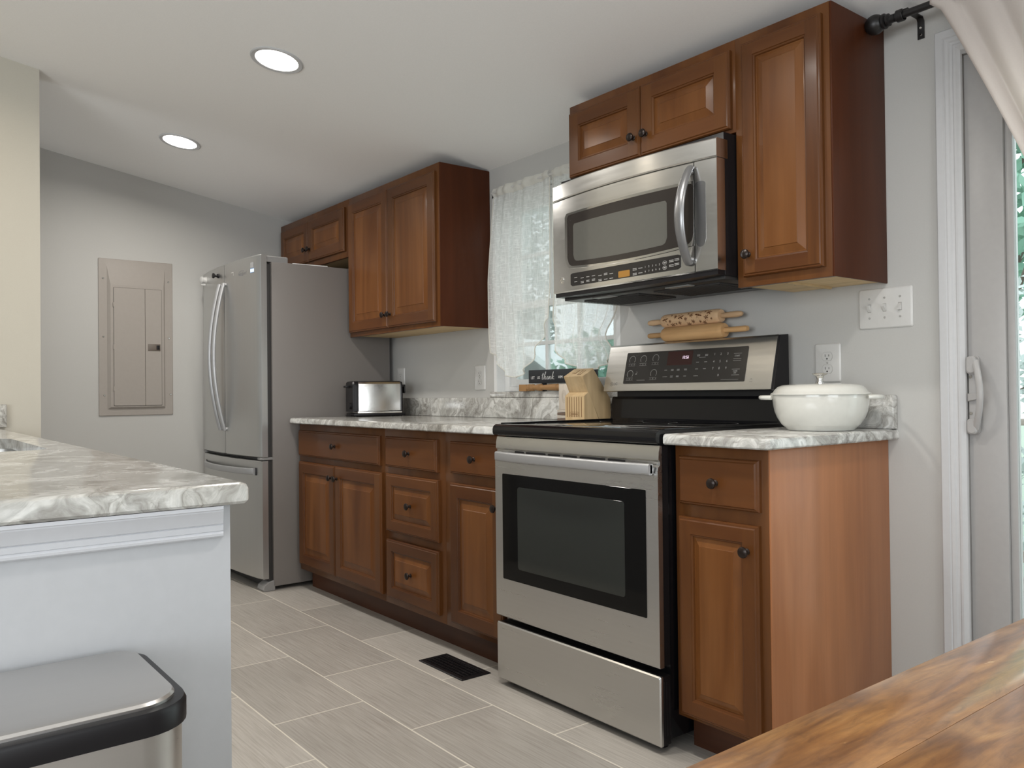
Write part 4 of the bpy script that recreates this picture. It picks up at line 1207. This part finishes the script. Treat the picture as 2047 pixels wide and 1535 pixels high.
# base must not fill the sink: hollow it
bo = [o for o in pe.children if o.name.startswith('base')][0]
b = BM()
for q in ((SX + .001, -1.40, -2.74, -2.043, 0, .884), (-.55, .410, -2.74, -2.043, 0, .884), (-1.40, -.55, -2.74, -2.57, 0, .884), (-1.40, -.55, -2.075, -2.043, 0, .884), (-1.40, -.55, -2.57, -2.075, 0, .66)):
    box(b, *q)
bmesh.ops.remove_doubles(b, verts=b.verts, dist=1e-5); b.to_mesh(bo.data); b.free()

# ------------------------------------------------------------------ trash can
tc = thing('trash_can', 'stainless step trash can with black rim beside the white peninsula', 'trash can', (.57, -2.38, 0))
def stad(x0, x1, y0, y1, r, z):
    return [(a, c, z) for a, c in rrect(x0, x1, y0, y1, r, 7)]
TX0, TX1, TY0, TY1 = .415, .660, -2.60, -2.165
R4 = (.07, .07, .055, .035)
b = BM(); rings(b, [stad(TX0 + .004, TX1 - .004, TY0 + .004, TY1 - .004, R4, .03), stad(TX0 + .004, TX1 - .004, TY0 + .004, TY1 - .004, R4, .676)]); obj('body', b, STEELT, tc)
b = BM(); rings(b, [stad(TX0 + .001, TX1 - .001, TY0 + .001, TY1 - .001, R4, 0), stad(TX0 + .001, TX1 - .001, TY0 + .001, TY1 - .001, R4, .03)]); obj('foot_ring', b, BLACKP, tc)
b = BM(); rings(b, [stad(TX0, TX1, TY0, TY1, R4, .676), stad(TX0, TX1, TY0, TY1, R4, .6965), stad(TX0 + .002, TX1 - .002, TY0 + .002, TY1 - .002, R4, .701), stad(TX0 + .010, TX1 - .010, TY0 + .010, TY1 - .010, R4, .702)]); obj('rim', b, BLACKP, tc)
b = BM(); L = lambda i, z: stad(TX0 + .012 + i, TX1 - .012 - i, TY0 + .012 + i, TY1 - .012 - i, (.06, .06, .046, .028), z)
rings(b, [L(0, .701), L(0, .705), L(.002, .708), L(.006, .709)]); obj('lid', b, STEELT, tc)
b = BM(); box(b, TX1 - .002, TX1 + .035, -2.45, -2.32, .012, .028, .003); obj('pedal', b, STEEL, tc)

# ------------------------------------------------------------------ dining table
tb = thing('dining_table', 'honey-toned wooden table with worn surface at the near corner', 'table', (1.65, -1.55, 0))
x0 = 1.172; widths = (.092, .155, .15, .16, .15, .16, .14)
b = BM()
for w in widths:
    box(b, x0 + .0001, x0 + w - .0001, -2.36, -.88, .715, .750, .0006, 2); x0 += w
tx1 = x0
obj('tabletop', b, TABLE, tb)
b = BM()
for q in ((1.24, tx1 - .07, -2.30, -2.278), (1.24, tx1 - .07, -.962, -.94), (1.24, 1.262, -2.28, -.96), (tx1 - .092, tx1 - .07, -2.28, -.96)):
    box(b, *q, .62, .7148)
obj('apron', b, TABLE, tb)
for x in (1.265, tx1 - .095):
    for y in (-2.275, -.965):
        b = BM(); box(b, x - .035, x + .035, y - .035, y + .035, .56, .7146, .003)
        lathe(b, [(.020, 0), (.026, .02), (.022, .06), (.030, .30), (.026, .46), (.036, .49), (.030, .52), (.034, .56)], (x, y, 0), (0, 0, 1), 20)
        obj('leg', b, TABLE, tb)

# ------------------------------------------------------------------ floor register
fg = thing('floor_register', 'black metal floor vent register by the toe kick', 'vent', (-1.015, -.70, 0))
b = BM(); x0, x1, y0, y1 = -1.161, -.868, -.766, -.635
lp = lambda i, z: [(x0 + i, y0 + i, z), (x1 - i, y0 + i, z), (x1 - i, y1 - i, z), (x0 + i, y1 - i, z)]
rings(b, [lp(0, .0005), lp(0, .0025), lp(.004, .005), lp(.018, .0055), lp(.020, .0025)], False, True)
obj('frame', b, BLACKP, fg, 15)
b = BM()
nx = 20
for k in range(nx):
    x = x0 + .024 + (x1 - x0 - .048) * k / (nx - 1); box(b, x - .0018, x + .0018, y0 + .021, y1 - .021, .0026, .0052)
for k in range(5):
    y = y0 + .03 + (y1 - y0 - .06) * k / 4; box(b, x0 + .022, x1 - .022, y - .003, y + .003, .0026, .0058, .001)
obj('grille', b, BLACKP, fg)

# ------------------------------------------------------------------ toaster
tx, ty0, ty1 = -2.47, -.372, -.095
to = thing('toaster', 'stainless two-slice toaster with black ends beside the fridge', 'toaster', (tx, -.23, .914)); to.rotation_euler = (0, 0, math.radians(-14))
b = BM()
prof = [(-.085, .945), (-.085, 1.075), (-.082, 1.092), (-.073, 1.102), (-.060, 1.105), (.060, 1.105), (.073, 1.102), (.082, 1.092), (.085, 1.075), (.085, .945)]
rings(b, [[(tx + a * (.92 + .09 * (1 - (2 * k / 12 - 1) ** 2)), ty0 + .030 + (ty1 - ty0 - .038) * k / 12, c) for a, c in prof] for k in range(13)]); sh = obj('shell', b, STEELM, to, 25)
b = BM(); box(b, tx - .086, tx + .086, ty0 + .026, ty1 - .005, .932, .943, .002); obj('trim_band', b, STEELM, to)
b = BM(); box(b, tx - .0845, tx + .0845, ty0 + .028, ty1 - .007, .942, .946); box(b, tx - .09, tx + .09, ty0 + .004, ty1 + .012, .918, .932, .003)
for x in (-.07, .07):
    for y in (ty0 + .02, ty1 - .01):
        cyl(b, (tx + x, y, .914), (tx + x, y, .919), .009, 12)
obj('base', b, BLACKP, to)
P2 = [(a * 1.01, c + (.002 if c > .95 else 0)) for a, c in prof]
b = BM(); rings(b, [[(tx + a * .96, ty0, c - .004) for a, c in P2], [(tx + a, ty0 + .008, c) for a, c in P2], [(tx + a, ty0 + .031, c) for a, c in P2]]); en = obj('end_panel', b, BLACKP, to, 25)
b = BM(); rings(b, [[(tx + a, ty1 - .009, c) for a, c in P2], [(tx + a * .97, ty1, c - .003) for a, c in P2]]); box(b, tx - .05, tx + .05, ty1 - .002, ty1 + .026, 1.076, 1.088, .002); box(b, tx - .05, tx + .05, ty1 + .018, ty1 + .026, 1.04, 1.08, .002); obj('end_panel', b, BLACKP, to, 25)
b = BM(); box(b, tx - .022, tx + .022, ty0 - .028, ty0 + .002, 1.072, 1.084, .003); obj('lever', b, BLACKP, en)
b = BM(); lathe(b, [(.018, 0), (.018, .010), (.015, .013), (0, .013)], (tx + .035, ty0 + .002, .972), (0, -1, 0), 20); obj('dial', b, BLACKP, en)
b = BM(); box(b, tx - .058, tx + .058, ty0 + .03, ty1 - .01, 1.1045, 1.108, .001); tp = obj('top_plate', b, BLACKP, to)
b = BM()
for x in (-.028, .028):
    box(b, tx + x - .014, tx + x + .014, ty0 + .05, ty1 - .03, 1.1075, 1.1085)
obj('bread_slots', b, BLACKM, tp)
b = BM(); tube(b, [(tx - .03, ty0 + .0, .921), (tx - .01, ty0 - .015, .921), (tx + .03, ty0 - .020, .920), (tx + .07, ty0 - .004, .920)], .004, 8); obj('power_cord', b, BLACKP, to)

# ------------------------------------------------------------------ knife block and slatted holder
kb = thing('knife_block', 'empty slanted pine knife block beside the range', 'knife block', (-.875, -.13, .914))
kx0, kx1 = -.932, -.820
b = BM()
up_ = [(-.172, 1.034), (-.202, 1.099), (-.142, 1.131), (-.047, 1.008), (-.044, .935), (-.050, .920), (-.060, .914), (-.105, .914)]
prism(b, up_, YZ, kx0, kx1, 0.0015); ub = obj('slanted_block', b, PINE, kb, 20)
b = BM(); lo_ = [(-.110, .9142), (-.196, .9142), (-.196, 1.020), (-.176, 1.0345), (-.168, 1.033)]
prism(b, lo_, YZ, kx0 + .001, kx1 + .0015, .0015); lb = obj('front_block', b, PINE, kb, 20)
b = BM()
for k in range(7):
    x = kx0 + .013 + k * .0142; box(b, x - .0012, x + .0012, -.1972, -.1955, .935, 1.016)
b2 = obj('steak_knife_slots', b, PINED, lb)
b = BM()
d0 = Vector((0, -.202, 1.099)); d1 = Vector((0, -.142, 1.131)); dv = (d1 - d0); n_ = Vector((0, -dv.z, dv.y)).normalized()
def topf(a, c): q = d0 + dv * c + n_ * .0006; return (kx0 + (kx1 - kx0) * a, q.y, q.z)
for a, c, w, h in ((.42, .55, .05, .5), (.28, .45, .16, .07), (.62, .5, .035, .5), (.75, .5, .035, .55), (.55, .82, .2, .05), (.7, .22, .2, .05)):
    flat(b, [(a - w / 2, c - h / 2), (a + w / 2, c - h / 2), (a + w / 2, c + h / 2), (a - w / 2, c + h / 2)], topf)
obj('knife_slots', b, PINED, ub)
b = BM(); F = lambda a, c: (a, -.1966, c); x, z = -.876, .947
for e_ in (0,):
    pl = rrect(x - .025, x + .025, z - .0085, z + .0085, .004, 3); pi_ = rrect(x - .0238, x + .0238, z - .0073, z + .0073, .003, 3)
    for i in range(len(pl)):
        j = (i + 1) % len(pl); flat(b, [pl[i], pl[j], pi_[j], pi_[i]], F)
for k in range(9):     # brand print too small to read
    bar(b, x - .018 + k * .0045, z, .0036, .005, F)
obj('badge', b, PINED, lb)
kh = thing('board_holder', 'pale wooden board stand with dark slats, behind the knife block', 'wooden holder', (-1.0, -.12, .914))
b = BM(); box(b, -1.045, -.945, -.130, -.112, .962, 1.071, .0015); bd = obj('board', b, CARDW, kh)
b = BM(); F = lambda a, c: (a, -.1308, c)
for r in (.010, .015, .020):
    arc2(b, -1.012, 1.018, r * .7, r * 1.3, 0, 2 * PI, .0011, F, 22)
obj('engraving', b, plain('engraved_tan', (0.42, 0.36, 0.30), 0.7), bd)
b = BM()
for k, (z0, z1) in enumerate(((.9142, .925), (.9262, .9375), (.9387, .950), (.9512, .9615))):
    box(b, -1.050, -.945, -.136, -.060, z0, z1, .001, mi=0 if k % 2 else 1)
obj('slats', b, [CARDW, plain('slat_brown', (0.14, 0.095, 0.07), 0.6)], kh)

# ------------------------------------------------------------------ sign and spindle on the sill
sg = thing('table_sign', 'black wooden sign with white lettering on the window sill', 'sign', (-1.17, -.01, 1.041))
b = BM(); box(b, -1.388, -.945, -.014, .008, 1.0780, 1.1395, .0015); pl = obj('board', b, SIGNB, sg)
for x in (-1.29, -1.05):
    b = BM(); box(b, x - .01, x + .01, -.008, .006, 1.0412, 1.0785); obj('peg', b, SIGNB, sg)
b = BM(); F = lambda a, c: (a, -.0152, c)
text(b, 'LET', .0170, F, -1.3555, 1.1035, 1.0); text(b, 'US', .0170, F, -1.3145, 1.1035, 1.0); text(b, 'HIM', .0170, F, -1.1630, 1.1035, 1.0); text(b, 'F', .0170, F, -1.127, 1.1035, 1.0)


def cr2(pts, n=6):
    out = []
    for i in range(len(pts) - 1):
        p0, p1, p2, p3 = pts[max(i - 1, 0)], pts[i], pts[i + 1], pts[min(i + 2, len(pts) - 1)]
        for k in range(n):
            t = k / n
            out.append(tuple(.5 * ((2 * p1[a]) + (-p0[a] + p2[a]) * t + (2 * p0[a] - 5 * p1[a] + 4 * p2[a] - p3[a]) * t * t + (-p0[a] + 3 * p1[a] - 3 * p2[a] + p3[a]) * t ** 3) for a in (0, 1)))
    out.append(pts[-1]); return out


STROKES = [
    [(0.2, 0.0), (0.35, 1.1), (0.75, 2.4), (0.55, 2.3), (0.25, 1.0), (0.25, 0.2), (0.55, 0.05), (0.8, 0.35), (1.15, 1.3), (1.65, 2.8), (1.85, 3.0), (1.75, 2.4), (1.25, 1.0), (1.1, 0.0), (1.3, 0.8), (1.65, 1.25), (1.8, 1.0), (1.65, 0.25), (1.85, 0.0), (2.15, 0.4),
     (2.5, 1.15), (2.75, 1.15), (2.45, 0.75), (2.35, 0.15), (2.6, 0.05), (2.85, 0.7), (2.95, 1.15), (2.85, 0.4), (3.0, 0.05), (3.3, 0.7), (3.45, 1.2), (3.35, 0.5), (3.3, 0.0), (3.55, 0.85), (3.85, 1.2), (3.95, 0.9), (3.85, 0.2), (4.05, 0.02), (4.35, 0.5),
     (4.75, 1.8), (5.15, 2.9), (5.2, 2.6), (4.75, 1.1), (4.55, 0.0), (4.8, 0.8), (5.2, 1.25), (5.3, 1.0), (4.9, 0.65), (5.1, 0.2), (5.45, 0.0), (5.75, 0.3)],
    [(-0.15, 1.65), (0.5, 1.75), (1.1, 1.95)]]
for st in STROKES:
    pp = cr2(st)
    tube(b, [(-1.292 + .0158 * a, -.0148, 1.0945 + .0118 * c) for a, c in pp], .0004, 6, .00135, None)
obj('lettering', b, SIGNW, pl)
b = BM()
prof = [(.016, 0), (.016, .004), (.017, .012), (.0125, .016), (.015, .022), (.0165, .028), (.013, .032), (.0165, .036), (.011, .042), (.014, .06), (.0155, .075), (.0165, .084), (.0125, .088), (.017, .092), (.0125, .096), (.0105, .104), (.014, .15), (.0155, .19), (.012, .20), (.0165, .205), (.012, .21), (.015, .24), (.015, .245)]
box(b, -1.420, -1.368, -.0475, -.0155, 1.0415, 1.0735, .002)
lathe(b, [(r, h) for r, h in prof], (-1.368, -.0315, 1.0583), (1, 0, 0), 22)
tag(obj('turned_spindle', b, SPIN), 'turned wooden spindle lying on the sill before the black sign', 'spindle')

# ------------------------------------------------------------------ rolling pins on the backguard
def pin(name, label, y, z, r, tilt, body, hl, hr, mat, hmat, style):
    o = thing(name, label, 'rolling pin', ((body[0] + body[1]) / 2, y, z - r), 'rolling pins on the range backguard')
    zz = lambda x: z + tilt * (x + .4)
    ax = Vector((1, 0, tilt)).normalized()
    b = BM(); L = (body[1] - body[0]); lathe(b, [(0, 0), (r * .55, 0), (r * .82, .003), (r * .97, .012), (r, .020), (r, L - .016), (r * .97, L - .008), (r * .86, L), (r * .5, L), (0, L - .001)], (body[0], y, zz(body[0])), ax, 32, cap=False); bo = obj('roller', b, mat, o, 30)
    for (xa, xb) in (hl, hr):
        b = BM(); L = abs(xb - xa); s = 1 if xb > xa else -1
        if style == 'round':
            pr = [(.008, 0), (.0095, .01), (.011, L * .45), (.0115, L * .75), (.009, L * .94), (.005, L), (0, L)]
        else:
            pr = [(.0098, 0), (.0098, L * .3), (.0105, L * .9), (.0085, L), (0, L)]
        lathe(b, pr, (xa, y, zz(xa)), ax * s, 18, cap=False); obj('handle', b, hmat, o, 40)
    return o, bo, zz


p1, b1, z1 = pin('rolling_pin', 'plain wooden rolling pin lying on the range backguard', -.054, 1.2502, .0280, .000, (-.522, -.238), (-.520, -.598), (-.240, -.142), BEECH, BEECH, 'flat')
p2, b2, z2 = pin('rolling_pin', 'wooden rolling pin engraved with brown stars, stacked on top', -.041, 1.3030, .0262, .008, (-.535, -.262), (-.533, -.612), (-.264, -.172), BEECHL, BEECHL, 'round')
b = BM()
def cylmap(cx, ca, r=.0265, y=-.041):
    def f(a, c):
        ang = ca + c / r; return (cx + a, y - r * math.cos(ang), z2(cx + a) + r * math.sin(ang))
    return f
def star(cx, ca, s, n=6, rot=0.0):
    f = cylmap(cx, ca)
    for k in range(n):
        a = rot + 2 * PI * k / n; dx, dy = math.cos(a), math.sin(a); nx, ny = -dy, dx; l = s * (1.0 if k % 2 == 0 else .8); w = s * .17
        flat(b, [(0, 0), (dx * l * .5 + nx * w, dy * l * .5 + ny * w), (dx * l, dy * l), (dx * l * .5 - nx * w, dy * l * .5 - ny * w)], f)
    flat(b, [(s * .2 * math.cos(2 * PI * k / 8), s * .2 * math.sin(2 * PI * k / 8)) for k in range(8)], f)
rs = random.Random(4)
for k, (x, c, s) in enumerate(((-.505, .15, .016), (-.455, .45, .010), (-.430, .28, .016), (-.480, -.15, .008), (-.395, .72, .006), (-.405, -.05, .009), (-.380, .42, .011), (-.345, .32, .018), (-.310, -.12, .012), (-.300, .55, .014), (-.470, -.75, .012), (-.435, -.55, .009), (-.372, -.52, .010), (-.395, -.9, .012), (-.340, -.62, .007), (-.322, -.85, .011), (-.288, -.35, .006), (-.495, -.62, .005), (-.452, -.62, .006), (-.318, .78, .006), (-.475, .75, .006))):
    star(x, c, s * 1.12, 6, rs.uniform(0, 1))
obj('star_engraving', b, BURNT, b2)

# ------------------------------------------------------------------ pot
pc = Vector((.212, -.192, .914))
po = thing('dutch_oven', 'cream enamel dutch oven with lid on the short worktop', 'pot', pc)
b = BM()
lathe(b, [(0, .001), (.090, .001), (.095, .0015), (.098, .005), (.1005, .0085), (.1015, .0085), (.1055, .013), (.1068, .013), (.1105, .0175), (.1118, .0175), (.1155, .023), (.125, .038), (.132, .056), (.136, .076), (.138, .098), (.138, .106), (.134, .106)], pc, (0, 0, 1), 56, cap=False)
bd = obj('pot_body', b, POT, po, 35)
b = BM()
lathe(b, [(.130, .106), (.1425, .1065), (.1435, .109), (.1415, .1115), (.136, .114), (.131, .122), (.122, .131), (.108, .1365), (.06, .1395), (0, .1405)], pc, (0, 0, 1), 56, cap=False)
ld = obj('lid', b, POT, po, 35)
b = BM(); lathe(b, [(.013, .139), (.013, .143), (.0095, .145), (.0095, .155), (.012, .163), (.022, .1685), (.0235, .170), (.022, .171), (0, .1705)], pc, (0, 0, 1), 28, cap=False); obj('lid_knob', b, CHROME, ld)
ru = Vector((.618, .786, 0)); tcv = Vector((.786, -.618, 0))
for sgn in (1, -1):
    d = (ru * math.cos(.42) + tcv * math.sin(.42)) * sgn if sgn > 0 else -(ru * math.cos(.42) + tcv * math.sin(.42))
    s = Vector((-d.y, d.x, 0)); b = BM()
    pts = [pc + d * (.134) + s * .062, pc + d * .150 + s * .058, pc + d * .163 + s * .045, pc + d * .170 + s * .022, pc + d * .171, pc + d * .170 - s * .022, pc + d * .163 - s * .045, pc + d * .150 - s * .058, pc + d * .134 - s * .062]
    tube(b, [p + Vector((0, 0, .099)) for p in pts], .007, 10, .007, None)
    obj('handle', b, POT, bd, 50)

# ------------------------------------------------------------------ switch and outlet plates


def plate(parent, x0, x1, z0, z1):
    b = BM(); lp = lambda i, y: [(a, y, c) for a, c in rrect(x0 + i, x1 - i, z0 + i, z1 - i, .006, 4)]
    rings(b, [lp(0, -.0005), lp(0, -.002), lp(.003, -.0055), lp(.005, -.0062)]); return obj('cover_plate', b, PLASTIC, parent, 25)


SEAM = plain('plate_seam', (0.36, 0.35, 0.33), 0.6)
sw = thing('light_switch', 'white triple toggle switch plate under the tall cabinet', 'light switch', (.319, 0, 1.222))
pl = plate(sw, .235, .403, 1.221, 1.345)
for k, x in enumerate((.2705, .3185, .3665)):
    b = BM(); bar(b, x, 1.284, .0115, .0255, lambda a, c: (a, -.0064, c)); obj('toggle_slot', b, SEAM, pl)
    b = BM(); s = 1 if k < 2 else -1
    rings(b, [[(x + dx, -.006, 1.284 + dz) for dx, dz in ((-.0045, -.0105), (.0045, -.0105), (.0045, .0105), (-.0045, .0105))], [(x + dx, -.0165, 1.284 + dz + s * .007) for dx, dz in ((-.0035, -.003), (.0035, -.003), (.0035, .003), (-.0035, .003))]]); obj('toggle', b, PLASTIC, pl)
b = BM()
for x in (.2705, .3185, .3665):
    for z in (1.314, 1.254):
        lathe(b, [(.0036, 0), (.003, .0014), (0, .0016)], (x, -.0062, z), (0, -1, 0), 12)
obj('screws', b, SEAM, pl)


def outlet(label, x0, x1, z0, z1):
    o = thing('wall_outlet', label, 'outlet', ((x0 + x1) / 2, 0, z0), 'white duplex wall outlets'); pl = plate(o, x0, x1, z0, z1); xc = (x0 + x1) / 2; zc = (z0 + z1) / 2
    for dz in (.0205, -.0205):
        b = BM(); pg = [(xc + .0175 * math.cos(2 * PI * i / 28), zc + dz + max(-.0135, min(.0135, .0175 * math.sin(2 * PI * i / 28)))) for i in range(28)]
        lp = []
        for p_ in pg:
            if not lp or (abs(lp[-1][0] - p_[0]) + abs(lp[-1][1] - p_[1])) > 1e-5:
                lp.append(p_)
        rings(b, [[(a, -.006, c) for a, c in lp], [(a, -.0076, c) for a, c in lp]]); rc = obj('receptacle', b, PLASTIC, pl, 25)
        b = BM(); pg2 = [(xc + (a - xc) * 1.07, zc + dz + (c - zc - dz) * 1.07) for a, c in lp]; flat(b, pg2, lambda a, c: (a, -.0064, c)); obj('receptacle_seam', b, SEAM, rc)
        b = BM(); F = lambda a, c: (a, -.0078, c)
        bar(b, xc - .0065, zc + dz + .003, .002, .008, F); bar(b, xc + .0065, zc + dz + .003, .002, .0065, F); flat(b, [(xc + .0028 * math.cos(2 * PI * i / 10), zc + dz - .0075 + .0028 * math.sin(2 * PI * i / 10)) for i in range(10)], F)
        obj('slots', b, BLACKM, rc)
    b = BM(); lathe(b, [(.0034, 0), (.0028, .0014), (0, .0016)], (xc, -.0062, zc), (0, -1, 0), 12); obj('screw', b, SEAM, pl)


outlet('white wall outlet partly behind the cream pot', .081, .171, 1.059, 1.185)
outlet('white wall outlet between toaster and window', -1.833, -1.744, 1.0505, 1.176)
outlet('white wall outlet just behind the toaster, beside the fridge', -2.612, -2.528, 1.060, 1.186)

# ------------------------------------------------------------------ outside
b = BM(); box(b, -40, 25, .2, 45, -.75, -.65); struct('ground', b, LAWN, 'green lawn outside the windows', 'lawn')
b = BM()
y = .22
while y < 3.2:
    box(b, -.6, 4.2, y, y + .135, -.17, -.14, .003); y += .142
struct('floor_deck', b, DECK, 'weathered board deck outside the patio door', 'deck')
rl = thing('deck_railing', 'grey wooden railing at the far edge of the deck', 'railing', (1.8, 3.2, -.14))
b = BM(); box(b, -.6, 4.2, 3.15, 3.24, .80, .84, .005); box(b, -.6, 4.2, 3.18, 3.21, -.05, .02); obj('rail', b, DECK, rl)
for k in range(24):
    x = -.55 + k * .2; b = BM(); box(b, x - .018, x + .018, 3.18, 3.215, -.139, .80); obj('baluster', b, DECK, rl)


def tree(name, label, loc, h, spread, nleaf, mat, blobs, seed, trunk=.12, lsize=.16, cat='tree', grp='trees outside'):
    rs = random.Random(seed); o = thing(name, label, cat, loc, grp); L = Vector(loc)
    b = BM(); tube(b, [L, L + Vector((.05, 0, h * .3)), L + Vector((-.04, .05, h * .6)), L + Vector((.03, 0, h * .85))], lambda t: trunk * (1 - .75 * t), 10)
    for k in range(7):
        t = rs.uniform(.3, .8); a = rs.uniform(0, 2 * PI); st = L + Vector((0, 0, h * t)); tube(b, [st, st + Vector((math.cos(a) * spread * .35, math.sin(a) * spread * .35, h * .10)), st + Vector((math.cos(a) * spread * .7, math.sin(a) * spread * .7, h * .16))], lambda q: trunk * .35 * (1 - .7 * q), 6)
    obj('trunk', b, BARK, o)
    cs = [(Vector((rs.uniform(-1, 1) * spread * .6, rs.uniform(-1, 1) * spread * .6, h * rs.uniform(.25, .95))), spread * rs.uniform(.35, .6)) for _ in range(blobs)]
    b = BM()
    for i in range(nleaf):
        c, r = rs.choice(cs); d = Vector((rs.gauss(0, 1), rs.gauss(0, 1), rs.gauss(0, 1))).normalized() * r * rs.uniform(.6, 1.05)
        p = L + c + d
        if p.z < L.z + .05:
            p.z = L.z + .05 + rs.random() * .2
        u = Vector((rs.gauss(0, 1), rs.gauss(0, 1), rs.gauss(0, 1))).normalized(); v = u.orthogonal().normalized(); s = lsize * rs.uniform(.6, 1.2)
        b.faces.new([b.verts.new(q) for q in (p - u * s * .5, p + v * s * .24, p + u * s * .5, p - v * s * .24)])
    obj('leaves', b, mat, o)


tree('tree', 'leafy green tree beyond the patio door glass', (-2.2, 7.4, -.65), 6.5, 2.2, 2600, LEAF2, 12, 3, lsize=.24)
tree('tree', 'bushy tree further right beyond the patio door', (4.6, 9.6, -.65), 6.0, 2.0, 3800, LEAF, 11, 5, lsize=.24)
tree('tree', 'grey-green tree seen through the left sheer curtain', (-15.5, 10.5, -.65), 6.5, 2.4, 4200, LEAF3, 12, 8, lsize=.28)
tree('tree', 'grey-green tree seen through the right sheer curtain', (-8.8, 13.2, -.65), 5.5, 2.2, 4200, LEAF3, 12, 9, lsize=.28)
tree('shrub', 'dense shrub outside below the kitchen window', (-5.6, 4.8, -.65), 1.9, 1.0, 3000, LEAF2, 9, 11, .04, .13, 'shrub', 'shrubs outside')
tree('shrub', 'dense shrub outside by the deck railing', (-1.5, 4.6, -.65), 2.2, 1.1, 3600, LEAF3, 9, 12, .04, .13, 'shrub', 'shrubs outside')
shd = thing('garden_shed', 'pale shed with white roof outside the kitchen window', 'shed', (-8.2, 6.2, -.65))
b = BM(); box(b, -9.6, -7.0, 5.6, 7.4, -.65, .95); obj('walls', b, SHEDW, shd)
b = BM(); prism(b, [(-9.9, .90), (-8.3, 1.75), (-6.7, .90), (-6.7, 1.0), (-8.3, 1.86), (-9.9, 1.0)], XZ, 5.4, 7.6); obj('roof', b, SHEDR, shd)
